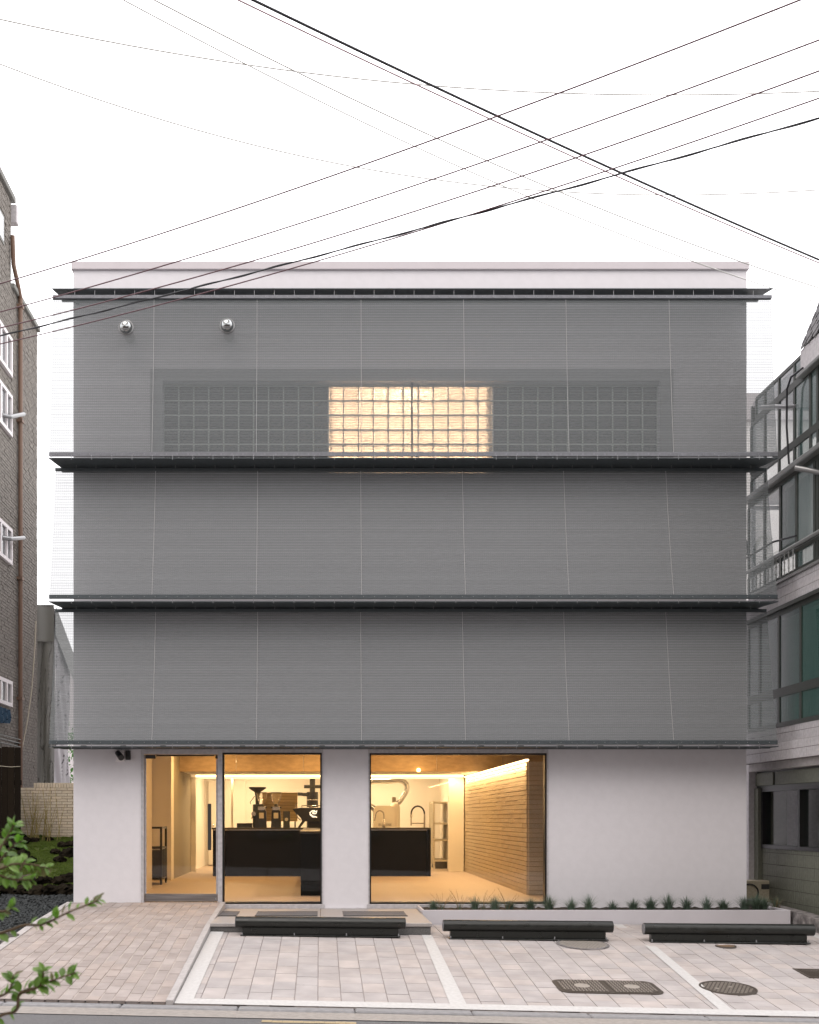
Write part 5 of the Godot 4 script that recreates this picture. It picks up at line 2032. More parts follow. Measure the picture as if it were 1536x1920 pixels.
	# light parapet and slate mansard over the front part
	var zs := zr(1504.0)
	m = MB.new()
	bar_z(m, 6.852, 7.182, zs, znear, XR - 0.02, XR + 0.5, o)
	put("parapet", m, M.tile, t)
	m = MB.new()
	m.cbox(Vector3(XR - 0.1, 6.800, zr(1506.0)) + o, Vector3(XR + 0.1, 6.852, znear) + o, 0.01)
	put("eaves_rail", m, M.rail_metal, t)
	var roof := sub("slate_roof", t)
	m = MB.new()
	m.prism([Vector2(XR, 7.182), Vector2(XR + 6.0, 7.182), Vector2(XR + 6.0, 8.007), Vector2(XR + 0.34, 8.007)], Transform3D(Basis(), Vector3(0, 0, zs) + o), znear - zs)
	put("deck", m, M.coping, roof)
	m = MB.new()
	m.cbox(Vector3(XR + 0.25, 8.007, zs - 0.04) + o, Vector3(XR + 6.0, 8.076, znear) + o, 0.01)
	put("ridge_cap", m, M.coping, roof)
	var sh := MB.new()
	sh.prism([Vector2(-0.085, 0.0), Vector2(-0.05, -0.1), Vector2(0.0, -0.135), Vector2(0.05, -0.1), Vector2(0.085, 0.0)], Transform3D(), 0.012)
	var shm := sh.mesh()
	var n := Vector3(-0.95, 0.34, 0).normalized()
	for r in 11:
		for k in 20:
			var zz := zs + 0.086 + k * 0.172 - (r % 2) * 0.086
			if zz > znear: continue
			var f := (r + 0.6) / 10.6
			var p := Vector3(lerpf(XR, XR + 0.34, f), lerpf(7.182, 8.007, f) + 0.06, zz) + n * (0.004 + 0.003 * (r % 2)) + o
			var so := put("slate", shm, M.slate[rng.randi() % 4], roof, p)
			var up := Vector3(0.34, 0.95, 0).normalized()
			so.transform = Transform3D(Basis(up.cross(n), up, n).orthonormalized() * Basis(Vector3.RIGHT, -0.09), p)
			if r % 2 == 1 and k == 0:
				so.scale.x *= 0.5
				so.position.z += 0.043
	# ground floor: recessed, dark beams, shop window, tiled apron
	m = MB.new()
	bar_z(m, 1.557, 1.800, zfar, znear, XR + 0.12, XR + 0.5, o)
	put("beam", m, M.bronze, t)
	for a in [[zr(1401.0), zr(1436.0)], [zr(1440.0), zr(1524.0)], [zr(1528.0), zr(1620.0)]]:
		m = MB.new()
		m.cbox(Vector3(XR + 0.1, 1.592, a[0]) + o, Vector3(XR + 0.13, 1.774, a[1]) + o, 0.006)
		put("beam_panel", m, M.tile_green, t)
	m = MB.new()
	bar_z(m, 1.800, 1.904, zfar, znear, XR + 0.0, XR + 0.5, o)
	put("soffit", m, M.concrete, t)
	var g := sub("shop_window", t)
	m = MB.new()
	var wz0 := zr(1412.0)
	var wz1 := zr(1525.0)
	m.box(Vector3(XR + 0.12, 0.698, wz0) + o, Vector3(XR + 0.25, 0.750, wz1) + o)
	m.box(Vector3(XR + 0.12, 1.505, wz0) + o, Vector3(XR + 0.25, 1.557, wz1) + o)
	for q in [wz0, zr(1480.0), wz1]:
		m.box(Vector3(XR + 0.124, 0.750, q - 0.03) + o, Vector3(XR + 0.246, 1.505, q + 0.03) + o)
	put("frame", m, M.black_frame, g)
	for a in [[wz0, zr(1480.0)], [zr(1480.0), wz1]]:
		m = MB.new()
		m.box(Vector3(XR + 0.18, 0.750, a[0] + 0.03) + o, Vector3(XR + 0.186, 1.505, a[1] - 0.03) + o)
		put("pane", m, M.dark_pane, g)
	m = MB.new()
	bar_z(m, -0.5, 0.698, zr(1412.0), znear, XR + 0.14, XR + 0.5, o)
	put("apron_backing", m, M.tile_joint_dark, t)
	m = MB.new()
	tiles(m, -0.35, 0.698, zr(1412.0), 1.3, XR + 0.14, 0.06, 0.165, o)
	put("apron_tiles", m, M.tile_green, t).set_meta("kind", "stuff")
	m = MB.new()
	bar_z(m, -0.5, 1.557, zfar, zr(1411.0), XR + 0.08, XR + 0.5, o)
	put("corner_pier", m, M.tile_green, t)
	# notice stuck on the shop window
	var p := Vector3(XR + 0.17, 0, 0)
	var ns := thing("paper_notice", "small white paper notice stuck inside the dark ground floor window", "notice", Vector3(XR + 0.172, yr(1518.0, 1575.0), zr(1517.0)))
	m = MB.new()
	m.box(Vector3(0, 0, -0.09), Vector3(0.002, 0.2, 0.09))
	put("sheet", m, M.paper, ns)
	m = MB.new()
	for q in [[0.13, -0.04], [0.13, 0.04], [0.06, -0.035], [0.05, 0.045]]:
		m.box(Vector3(-0.001, q[0] - 0.016, q[1] - 0.018), Vector3(-0.0003, q[0] + 0.016, q[1] + 0.018))
	put("print", m, M.ink, ns)
	# pipes and wires on the face
	var d := MB.new()
	var zc := zr(1455.0)
	d.tube([Vector3(XR + 0.02, yr(1490.0, 763.0), zr(1492.0)), Vector3(XR - 0.05, yr(1480.0, 763.0), zr(1480.0)), Vector3(XR - 0.09, yr(1463.0, 763.0), zr(1464.0)), Vector3(XR - 0.12, yr(1442.0, 766.0), zr(1444.0))], 0.028, 10)
	tag(put("exhaust_duct", d, M.duct, self), "silver exhaust duct sticking out of the top green glass band", "duct")
	d = MB.new()
	d.tube([Vector3(XR + 0.02, yr(1536.0, 886.0), zr(1536.0)), Vector3(XR - 0.1, yr(1525.0, 886.0), zr(1531.0)), Vector3(XR - 0.24, yr(1512.0, 887.0), zr(1526.0))], 0.035, 12)
	tag(put("exhaust_duct", d, M.duct, self), "short ribbed steel pipe below the upper slab edge of the tiled building", "duct")
	d = MB.new()
	d.tube([Vector3(XR - 0.1, yr(1520.0, 690.0), zr(1520.0)), Vector3(XR - 0.1, yr(1500.0, 705.0), zr(1498.0)), Vector3(XR - 0.1, yr(1490.0, 730.0), zr(1490.0)), Vector3(XR - 0.09, yr(1488.0, 800.0), zr(1488.0)), Vector3(XR - 0.08, yr(1491.0, 870.0), zr(1491.0))], 0.014, 8)
	tag(put("black_hose", d, M.cable, self), "black cable hanging in front of the top green windows", "cable")
	d = MB.new()
	for k in 4:
		var pts := []
		for j in 16:
			var a := TAU * j / 15.0 * (0.62 + 0.06 * k) - 0.4
			pts.append(Vector3(XR - 0.14 - 0.02 * k, yr(1410.0, 1032.0) + 0.24 * sin(a + 0.3 * k) - 0.02, zr(1404.0) + 0.05 + (0.28 + 0.03 * k) * cos(a + 0.3 * k) * 0.9))
		d.tube(pts, 0.008, 6)
	d.tube([Vector3(XR - 0.14, yr(1402.0, 1056.0), zr(1402.0)), Vector3(XR - 0.14, yr(1402.0, 1056.0), zr(1402.0) + 1.2), Vector3(XR - 0.14, yr(1402.0, 1056.0) - 0.1, 0.6)], 0.014, 6)
	tag(put("wire_coil", d, M.cable, self), "loose coil of black wire hung at the balcony rail", "cable")
	# outdoor unit and low wall in the gap
	var ac := thing("air_conditioner", "beige outdoor air conditioner unit in the gap behind the planter", "air conditioner", Vector3(px(1418.0, -1.0), -0.12, -1.0))
	m = MB.new()
	m.cbox(Vector3(-0.35, 0.0, -0.13), Vector3(0.17, 0.36, 0.13), 0.012)
	put("case", m, M.ac, ac)
	m = MB.new()
	m.lathe([Vector2(0.13, 0.0), Vector2(0.13, 0.02), Vector2(0.115, 0.02), Vector2(0.115, 0.0)], Transform3D(Basis(Vector3.RIGHT, PI / 2), Vector3(-0.15, 0.19, 0.131)), 24)
	put("fan_ring", m, M.black_rough, ac)
	m = MB.new()
	m.box(Vector3(0.02, 0.24, 0.1305), Vector3(0.13, 0.31, 0.136))
	put("grip", m, M.black_rough, ac)
	m = MB.new()
	m.box(Vector3(-0.35, -0.1, -0.12), Vector3(0.17, -0.002, 0.12))
	put("plinth", m, M.concrete_old, ac)
	# pale house behind, between the two buildings
	var hb := thing("pale_house", "white house with a beige tiled top band in the gap beyond the green glass", "house", Vector3(14.0, -0.2, -14.0))
	var hy := py(790.0, -14.0) + 0.2
	m = MB.new()
	m.box(Vector3(-4.5, 0, -6), Vector3(5, hy, 0))
	put("wall", m, M.white_wall, hb)
	m = MB.new()
	m.box(Vector3(-4.7, hy, -6.2), Vector3(5.2, py(741.0, -14.0) + 0.2, 0.15))
	put("tiled_band", m, M.tile, hb)
	for x in [-1.0, 2.4]:
		m = MB.new()
		m.box(Vector3(x, 4.0, 0.0), Vector3(x + 1.8, 5.4, 0.04))
		put("window", m, M.window_dark, hb)

# ---------------------------------------------------------------- the row across the street, which the shop glass mirrors
func across_the_street() -> void:
	var z := 17.4
	var k := 0
	for b in [[-17.0, -5.5, 9.4, "grey brick house across the street with four window bays", M.dim_brick], [-5.2, 5.0, 8.6, "brown brick house across the street, lowest of its row", M.dim_brick], [5.4, 17.0, 10.2, "dark brick house across the street, tallest of its row", M.dim_brick]]:
		var t := thing("row_house", b[3], "house", Vector3((b[0] + b[1]) / 2, -0.45, z), "houses across the street")
		var h: float = (b[1] - b[0]) / 2
		var m := MB.new()
		m.box(Vector3(-h, -0.5, 0), Vector3(h, b[2], 8))
		put("wall", m, b[4], t)
		m = MB.new()
		m.box(Vector3(-h - 0.1, b[2], -0.15), Vector3(h + 0.1, b[2] + 0.2, 8.1))
		put("roof", m, M.coping, t)
		for r in 3:
			for c in 4:
				var x := -h + (c + 0.5) * h / 2.0
				var y := 0.9 + r * 2.6
				if y + 1.4 > b[2]: continue
				var w := sub("window", t)
				m = MB.new()
				m.box(Vector3(x - 0.65, y, -0.05), Vector3(x + 0.65, y + 1.35, 0.0))
				put("frame", m, M.bronze, w)
				m = MB.new()
				m.box(Vector3(x - 0.58, y + 0.07, -0.06), Vector3(x + 0.58, y + 1.28, -0.052))
				put("pane", m, M.window_dark, w)
		m = MB.new()
		m.box(Vector3(h - 1.4, 0.0, -0.06), Vector3(h - 0.4, 2.1, 0.0))
		put("door", m, M.fence[1], t)

# ---------------------------------------------------------------- counter and what stands on it
const CZ := -6.3     # front of the bar
const CT := 0.937    # its top

func counter_things() -> void:
	var xa := px(397.0, CZ)
	var xb := px(808.0, CZ)
	var t := thing("bar_counter", "long black glossy bar counter across the shop with an arm towards the window", "counter", Vector3(0, 0, CZ))
	var o := Vector3(0, 0, -CZ)
	var m := MB.new()
	m.cbox(Vector3(xa + 0.02, 0.0, CZ - 0.68) + o, Vector3(xb - 0.07, CT - 0.035, CZ - 0.02) + o, 0.004)
	put("body", m, M.counter, t)
	m = MB.new()
	m.cbox(Vector3(xa, CT - 0.034, CZ - 0.72) + o, Vector3(xb, CT, CZ) + o, 0.004)
	put("worktop", m, M.counter_top, t)
	m = MB.new()
	m.cbox(Vector3(xb - 0.068, 0.0, CZ - 0.72) + o, Vector3(xb, CT - 0.035, CZ) + o, 0.004)
	put("end_panel", m, M.counter, t)
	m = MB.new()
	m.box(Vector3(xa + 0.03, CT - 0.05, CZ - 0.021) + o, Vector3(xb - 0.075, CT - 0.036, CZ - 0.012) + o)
	put("edge_highlight", m, M.chrome_soft, t)  # pale metal strip put in as the highlight under the worktop edge
	# the arm
	var zf := -1.2
	m = MB.new()
	m.cbox(Vector3(-0.28, 0.0, CZ + 0.01) + o, Vector3(0.36, CT - 0.035, zf) + o, 0.004)
	put("arm_body", m, M.counter, t)
	m = MB.new()
	m.cbox(Vector3(-0.3, CT - 0.034, CZ + 0.005) + o, Vector3(0.38, CT, zf + 0.02) + o, 0.004)
	put("arm_worktop", m, M.counter_top, t)
	# two bar grinders
	var first := grinder(px(491.0, CZ - 0.3))
	var second := first.duplicate()
	second.name = numbered("coffee_grinder")
	add_child(second)
	second.position.x = px(518.0, CZ - 0.3)
	second.set_meta("label", "black coffee grinder with clear hopper next to the small black box")
	# shop grinder with a wide funnel, behind
	var zb := CZ - 0.62
	var gx := px(483.0, zb)
	t = thing("shop_grinder", "tall coffee grinder with a wide dark funnel on the bar", "grinder", Vector3(gx, CT, zb))
	m = MB.new()
	m.cbox(Vector3(-0.09, 0.0, -0.08), Vector3(0.1, 0.46, 0.08), 0.015)
	put("body", m, M.black_rough, t)
	m = MB.new()
	m.lathe([Vector2(0.04, 0.46), Vector2(0.045, 0.62), Vector2(0.06, 0.7), Vector2(0.17, 0.775), Vector2(0.175, 0.8), Vector2(0.165, 0.8), Vector2(0.05, 0.71)], Transform3D(), 28)
	put("funnel", m, M.black_rough, t)
	m = MB.new()
	m.tube([Vector3(-0.05, 0.62, 0.09), Vector3(-0.11, 0.54, 0.1), Vector3(-0.14, 0.5, 0.1), Vector3(-0.13, 0.46, 0.1)], 0.008, 6)
	put("hook", m, M.black, t)
	m = MB.new()
	m.cyl(Vector3(-0.07, 0.27, 0.08), Vector3(-0.07, 0.27, 0.13), 0.045, 0.045, 18)
	m.cyl(Vector3(-0.08, 0.25, 0.13), Vector3(-0.11, 0.17, 0.14), 0.01, 0.013, 8)
	put("dosing_chute", m, M.chrome_soft, t)
	# low dark tray
	t = thing("serving_tray", "low black open box at the far end of the bar", "box", Vector3(px(460.0, CZ - 0.5), CT, CZ - 0.5))
	m = MB.new()
	for q in [[-0.16, 0.14, -0.1, -0.09], [-0.16, 0.14, 0.09, 0.1], [-0.16, -0.15, -0.09, 0.09], [0.13, 0.14, -0.09, 0.09]]:
		m.box(Vector3(q[0], 0, q[2]), Vector3(q[1], 0.085, q[3]))
	put("side", m, M.black, t)
	m = MB.new()
	m.box(Vector3(-0.15, 0.0, -0.09), Vector3(0.13, 0.008, 0.09))
	put("bottom", m, M.black, t)
	# small black box with a round mark
	t = thing("coffee_box", "small upright black box with a pale round sticker", "box", Vector3(px(537.5, CZ - 0.25), CT, CZ - 0.25))
	m = MB.new()
	m.cbox(Vector3(-0.065, 0, -0.06), Vector3(0.065, 0.32, 0.06), 0.006)
	put("carton", m, M.black_rough, t)
	m = MB.new()
	m.cyl(Vector3(0, 0.16, 0.06), Vector3(0, 0.16, 0.0625), 0.033, 0.033, 20)
	put("sticker", m, M.label, t)
	espresso_machine()
	# faucets
	t = thing("spring_faucet", "black arched faucet standing on the bar", "faucet", Vector3(px(796.0, CZ - 0.35), CT, CZ - 0.35))
	m = MB.new()
	m.cyl(Vector3(0, 0, 0), Vector3(0, 0.27, 0), 0.018, 0.016, 14)
	put("column", m, M.chrome_soft, t)
	m = MB.new()
	var pts := []
	for k in 15:
		var a := PI * k / 14.0
		pts.append(Vector3(-0.13 + 0.13 * cos(a), 0.27 + 0.15 * sin(a), 0))
	m.tube(pts, 0.017, 10)
	put("spring_arch", m, M.black, t)
	m = MB.new()
	m.cyl(Vector3(-0.26, 0.27, 0), Vector3(-0.26, 0.2, 0), 0.017, 0.022, 12)
	m.cyl(Vector3(-0.26, 0.2, 0), Vector3(-0.26, 0.04, 0), 0.013, 0.013, 12)
	m.cyl(Vector3(-0.26, 0.085, 0), Vector3(0, 0.085, 0), 0.012, 0.012, 10)
	put("spray_head", m, M.chrome_soft, t)
	t = thing("gooseneck_faucet", "slim chrome gooseneck tap standing on the bar", "faucet", Vector3(px(720.0, CZ - 0.35), CT, CZ - 0.35))
	m = MB.new()
	m.lathe([Vector2(0.03, 0.0), Vector2(0.034, 0.06), Vector2(0.022, 0.13), Vector2(0.012, 0.16)], Transform3D(), 14)
	put("base", m, M.chrome_soft, t)
	m = MB.new()
	pts = [Vector3(0, 0.15, 0)]
	for k in 12:
		var a := PI * 0.86 * k / 11.0
		pts.append(Vector3(-0.08 + 0.08 * cos(a), 0.25 + 0.08 * sin(a), 0))
	pts.append(Vector3(-0.185, 0.13, 0))
	m.tube(pts, 0.009, 8)
	put("neck", m, M.chrome, t)
	# metal trolley in the alcove beside the door
	t = thing("metal_trolley", "black metal trolley with upright slats behind the glass door", "trolley", Vector3(-2.82, 0, -4.0))
	m = MB.new()
	for q in [[-0.14, 0.28], [0.14, 0.28], [-0.14, -0.28], [0.14, -0.28]]:
		m.box(Vector3(q[0] - 0.018, 0.03, q[1] - 0.018), Vector3(q[0] + 0.018, 0.98, q[1] + 0.018))
	for y in [0.1, 0.62, 0.96]:
		for q in [-0.28, 0.28]:
			m.box(Vector3(-0.122, y - 0.015, q - 0.013), Vector3(0.122, y + 0.015, q + 0.013))
		for q in [-0.14, 0.14]:
			m.box(Vector3(q - 0.013, y - 0.015, -0.262), Vector3(q + 0.013, y + 0.015, 0.262))
	put("frame", m, M.black, t)
	for k in 6:
		m = MB.new()
		m.box(Vector3(0.155, 0.12, -0.22 + k * 0.08), Vector3(0.165, 0.6, -0.18 + k * 0.08))
		put("slat", m, M.black_rough, t)
	m = MB.new()
	m.box(Vector3(-0.12, 0.11, -0.26), Vector3(0.12, 0.58, 0.26))
	put("bin", m, M.black_rough, t)
	for q in [[-0.14, 0.28], [0.14, 0.28], [-0.14, -0.28], [0.14, -0.28]]:
		m = MB.new()
		m.cyl(Vector3(q[0] - 0.012, 0.025, q[1]), Vector3(q[0] + 0.012, 0.025, q[1]), 0.025, 0.025, 14)
		put("castor", m, M.black, t)

func grinder(x: float) -> Node3D:
	var t := thing("coffee_grinder", "black coffee grinder with clear hopper in front of the wide funnel", "grinder", Vector3(x, CT, CZ - 0.3), "bar grinders")
	var m := MB.new()
	# tapered body
	m.prism([Vector2(-0.1, 0.0), Vector2(0.1, 0.0), Vector2(0.083, 0.33), Vector2(-0.083, 0.33)], Transform3D(Basis(), Vector3(0, 0, -0.1)), 0.2)
	put("body", m, M.black, t)
	m = MB.new()
	m.cbox(Vector3(-0.075, 0.33, -0.08), Vector3(0.075, 0.415, 0.08), 0.012)
	put("collar", m, M.chrome_soft, t)
	m = MB.new()
	m.cyl(Vector3(0, 0.415, 0), Vector3(0, 0.46, 0), 0.04, 0.03, 18)
	m.cyl(Vector3(-0.1, 0.395, 0), Vector3(-0.076, 0.395, 0), 0.014, 0.014, 10)
	m.cyl(Vector3(0.076, 0.395, 0), Vector3(0.1, 0.395, 0), 0.014, 0.014, 10)
	put("neck", m, M.black, t)
	m = MB.new()
	m.lathe([Vector2(0.035, 0.46), Vector2(0.06, 0.5), Vector2(0.09, 0.58), Vector2(0.1, 0.68)], Transform3D(), 26)
	put("hopper", m, M.hopper, t)
	m = MB.new()
	m.lathe([Vector2(0.0, 0.692), Vector2(0.1, 0.69), Vector2(0.104, 0.68), Vector2(0.098, 0.675)], Transform3D(), 26)
	put("lid", m, M.black_rough, t)
	m = MB.new()
	for s in [-1.0, 1.0]:
		m.tube([Vector3(s * 0.04, 0.47, 0.02), Vector3(s * 0.066, 0.51, 0.02), Vector3(s * 0.094, 0.59, 0.02), Vector3(s * 0.103, 0.675, 0.02)], 0.006, 6)
	m.tube([Vector3(-0.04, 0.6, 0.05), Vector3(-0.02, 0.575, 0.06), Vector3(0.02, 0.575, 0.06), Vector3(0.04, 0.6, 0.05)], 0.005, 6)
	put("hopper_rib", m, M.chrome, t)
	m = MB.new()
	m.box(Vector3(-0.045, 0.18, 0.1), Vector3(0.045, 0.29, 0.103))
	put("name_plate", m, M.label, t)
	return t

func espresso_machine() -> void:
	var z := CZ - 0.28
	var x0 := px(549.0, z)
	var t := thing("espresso_machine", "black espresso machine on splayed legs with a white curled emblem", "espresso machine", Vector3(x0 + 0.46, CT, z))
	var m := MB.new()
	# wedge body: wide at the top, drawn in towards the base
	m.prism([Vector2(-0.46, 0.36), Vector2(-0.44, 0.33), Vector2(-0.3, 0.19), Vector2(-0.27, 0.12), Vector2(0.3, 0.12), Vector2(0.46, 0.33), Vector2(0.46, 0.38), Vector2(-0.3, 0.38)], Transform3D(Basis(), Vector3(0, 0, -0.2)), 0.4)
	put("body", m, M.black, t)
	m = MB.new()
	m.prism([Vector2(-0.46, 0.362), Vector2(-0.3, 0.382), Vector2(0.46, 0.382), Vector2(0.46, 0.39), Vector2(-0.31, 0.39)], Transform3D(Basis(), Vector3(0, 0, -0.21)), 0.42)
	put("top_tray", m, M.chrome_soft, t)
	m = MB.new()
	for zz in [-0.19, 0.19]:
		m.tube([Vector3(-0.28, 0.43, zz), Vector3(0.44, 0.43, zz)], 0.007, 6)
		for k in 5:
			m.cyl(Vector3(-0.28 + k * 0.18, 0.39, zz), Vector3(-0.28 + k * 0.18, 0.43, zz), 0.005, 0.005, 6)
	put("cup_rail", m, M.chrome, t)
	for s in [-1.0, 1.0]:
		m = MB.new()
		m.prism([Vector2(-0.27, 0.14), Vector2(-0.2, 0.14), Vector2(-0.31, 0.0), Vector2(-0.36, 0.0)] if s < 0 else [Vector2(0.2, 0.14), Vector2(0.27, 0.14), Vector2(0.36, 0.0), Vector2(0.31, 0.0)], Transform3D(Basis(), Vector3(0, 0, -0.18)), 0.36)
		put("leg", m, M.black, t)
	m = MB.new()
	m.box(Vector3(-0.16, 0.0, -0.16), Vector3(0.25, 0.119, 0.1))
	put("drip_base", m, M.black_rough, t)
	m = MB.new()
	m.tube([Vector3(-0.4, 0.3, 0.14), Vector3(-0.36, 0.2, 0.16), Vector3(-0.3, 0.14, 0.17)], 0.01, 8)
	m.tube([Vector3(-0.42, 0.38, 0.0), Vector3(-0.4, 0.47, 0.0), Vector3(-0.36, 0.48, 0.0)], 0.008, 6)
	put("steam_wand", m, M.chrome, t)
	# curled white emblem, brightened by emission, no lamp in it
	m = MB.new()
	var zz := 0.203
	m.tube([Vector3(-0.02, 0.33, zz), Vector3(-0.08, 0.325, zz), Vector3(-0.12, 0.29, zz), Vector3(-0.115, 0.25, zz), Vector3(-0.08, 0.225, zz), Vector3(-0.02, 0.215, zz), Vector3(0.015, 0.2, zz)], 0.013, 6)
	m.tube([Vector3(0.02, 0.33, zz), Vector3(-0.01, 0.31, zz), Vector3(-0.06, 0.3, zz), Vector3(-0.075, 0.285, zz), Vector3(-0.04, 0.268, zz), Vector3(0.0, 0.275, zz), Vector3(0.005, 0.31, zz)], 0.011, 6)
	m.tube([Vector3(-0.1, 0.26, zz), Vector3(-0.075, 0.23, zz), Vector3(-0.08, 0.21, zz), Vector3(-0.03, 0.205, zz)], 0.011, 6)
	put("glowing_emblem", m, M.emblem_glow, t)

# ---------------------------------------------------------------- roasting room behind the bar
func bend(p: Array, n := 6) -> Array:
	var c := Curve3D.new()
	for k in p.size():
		var d: Vector3 = (p[mini(k + 1, p.size() - 1)] - p[maxi(k - 1, 0)]) / 6.0
		c.add_point(p[k], -d, d)
	var out := []
	for k in (p.size() - 1) * n + 1:
		var s := mini(k / n, p.size() - 2)
		out.append(c.sample(s, float(k - s * n) / n))
	return out

func ribbed(m: MB, p: Array, r: float) -> void:
	# flexible duct: a tube with rings
	var q := bend(p, 10)
	m.tube(q, r, 14)
	for k in q.size() - 1:
		var d: Vector3 = (q[k + 1] - q[k])
		m.cyl(q[k] + d * 0.2, q[k] + d * 0.55, r * 1.09, r * 1.09, 14)

func back_room_things() -> void:
	var z := -9.0
	# back bench that carries the machines
	var t := thing("rear_bench", "low white bench along the back room carrying the machines", "bench", Vector3(0.3, 0, z))
	var m := MB.new()
	m.cbox(Vector3(-1.6, 0.6, -0.4), Vector3(1.65, 0.66, 0.4), 0.006)
	put("top", m, M.cream, t)
	for q in [-1.5, 1.5]:
		m = MB.new()
		m.box(Vector3(q - 0.05, 0, -0.35), Vector3(q + 0.05, 0.6, 0.35))
		put("leg", m, M.cream, t)
	var by := 0.66
	# white round-shouldered machine
	var x0 := px(700.0, z)
	var x1 := px(739.0, z)
	var hgt := py(1511.0, z) - by
	t = thing("roaster_cabinet", "cream round-shouldered machine with dark lettering in the back room", "machine", Vector3((x0 + x1) / 2, by, z))
	var hw := (x1 - x0) / 2
	var pts := [Vector2(-hw, 0), Vector2(hw, 0)]
	for k in 7:
		var a := PI / 2 * k / 6.0
		pts.append(Vector2(hw - 0.1 + 0.1 * cos(a), hgt - 0.1 + 0.1 * sin(a)))
	for k in 7:
		var a := PI / 2 + PI / 2 * k / 6.0
		pts.append(Vector2(-hw + 0.1 + 0.1 * cos(a), hgt - 0.1 + 0.1 * sin(a)))
	m = MB.new()
	m.prism(pts, Transform3D(Basis(), Vector3(0, 0, -0.2)), 0.4)
	put("cabinet", m, M.cream, t)
	var tm := TextMesh.new()
	tm.text = "BUSEINE"
	var fnt := SystemFont.new()
	fnt.font_names = PackedStringArray(["Droid Sans"])
	tm.font = fnt
	tm.font_size = 16
	tm.pixel_size = 0.0046
	tm.depth = 0.004
	var lt := put("lettering", tm, M.label, t, Vector3(0.02, py(1546.5, z) - by, 0.203))
	lt.material_override = M.black_rough
	# dust cyclone with its flexible ducts
	var cx := px(741.0, z - 0.2)
	t = thing("dust_cyclone", "tall cream cylinder with a cone top and flexible silver duct", "cyclone", Vector3(px(742.0, z), by, z - 0.25))
	var s := (D - z) / F
	var ch := py(1508.0, z) - by
	m = MB.new()
	m.lathe([Vector2(0.0, 0.0), Vector2(0.115, 0.0), Vector2(0.115, ch - 0.06), Vector2(0.09, ch), Vector2(0.05, ch + 0.05), Vector2(0.0, ch + 0.05)], Transform3D(), 28)
	put("drum", m, M.cream, t)
	m = MB.new()
	m.cyl(Vector3(-0.02, ch + 0.03, 0), Vector3(-0.02, ch + 0.16, 0), 0.045, 0.045, 14)
	put("motor", m, M.olive, t)
	m = MB.new()
	ribbed(m, [Vector3(0.07, ch + 0.02, 0), Vector3(0.16, ch + 0.14, 0), Vector3(0.26, ch + 0.32, 0), Vector3(0.24, ch + 0.46, 0), Vector3(0.1, ch + 0.53, 0), Vector3(-0.2, ch + 0.51, 0), Vector3(-0.6, ch + 0.5, 0)], 0.055)
	put("flexible_duct", m, M.chrome_soft, t)
	t = thing("roaster", "dark coffee roaster with a ribbed silver arch behind the pier", "roaster", Vector3(px(655.0, z), by, z))
	m = MB.new()
	m.cbox(Vector3(-0.4, 0, -0.25), Vector3(0.3, 0.32, 0.25), 0.02)
	put("body", m, M.black_rough, t)
	m = MB.new()
	m.cyl(Vector3(-0.1, 0.2, 0.25), Vector3(-0.1, 0.2, 0.32), 0.18, 0.17, 24)
	put("drum_door", m, M.black, t)
	m = MB.new()
	ribbed(m, [Vector3(0.25, 0.3, 0), Vector3(0.3, 0.62, 0), Vector3(0.45, 0.72, 0.05), Vector3(0.58, 0.6, 0.08), Vector3(0.6, 0.4, 0.08), Vector3(0.6, 0.32, 0.08)], 0.06)
	put("flexible_duct", m, M.chrome_soft, t)
	# black column left of the pier
	t = thing("exhaust_column", "black exhaust column with a side pipe rising behind the espresso machine", "exhaust", Vector3(px(586.0, -8.6), 0.0, -8.6))
	m = MB.new()
	m.cyl(Vector3(0, 0.0, 0), Vector3(0, py(1485.0, -8.6), 0), 0.125, 0.125, 24)
	put("drum", m, M.black, t)
	m = MB.new()
	m.cyl(Vector3(0, py(1485.0, -8.6), 0), Vector3(0, 2.0, 0), 0.06, 0.06, 18)
	m.box(Vector3(-0.18, py(1478.0, -8.6), -0.03), Vector3(0.2, py(1472.0, -8.6), 0.03))
	put("stack", m, M.black_rough, t)
	m = MB.new()
	ribbed(m, [Vector3(-0.1, py(1490.0, -8.6), 0.05), Vector3(-0.17, py(1490.0, -8.6), 0.08), Vector3(-0.26, py(1489.0, -8.6), 0.08), Vector3(-0.32, py(1489.0, -8.6), 0.05)], 0.035)
	put("side_pipe", m, M.black_rough, t)
	m = MB.new()
	for y in [1500.0, 1514.0]:
		m.lathe([Vector2(0.126, -0.008), Vector2(0.13, -0.006), Vector2(0.13, 0.006), Vector2(0.126, 0.008)], Transform3D(Basis(), Vector3(0, py(y, -8.6), 0)), 24)
	put("band", m, M.chrome_soft, t)
	# brass-coloured sheet behind the grinders
	t = thing("brass_panel", "brushed brass sheet standing behind the two coffee grinders", "panel", Vector3(px(525.0, -7.75), 0, -7.75))
	var bx0 := px(492.0, -7.75) - t.position.x
	var bx1 := px(558.0, -7.75) - t.position.x
	m = MB.new()
	m.cbox(Vector3(bx0, py(1540.0, -7.75), -0.01), Vector3(bx1, py(1486.0, -7.75), 0.01), 0.003)
	put("sheet", m, M.brass, t)
	for x in [bx0 + 0.05, bx1 - 0.05]:
		m = MB.new()
		m.box(Vector3(x - 0.015, 0, -0.04), Vector3(x + 0.015, py(1500.0, -7.75), -0.0105))
		put("leg", m, M.black_rough, t)
	# slotted-angle rack
	var rz := -9.3
	var rx0 := px(814.0, rz)
	var rx1 := px(851.0, rz)
	var rh := py(1502.0, rz)
	t = thing("storage_rack", "cream slotted-steel rack with three shelves in the rear corner", "rack", Vector3((rx0 + rx1) / 2, 0, rz))
	var w := (rx1 - rx0) / 2
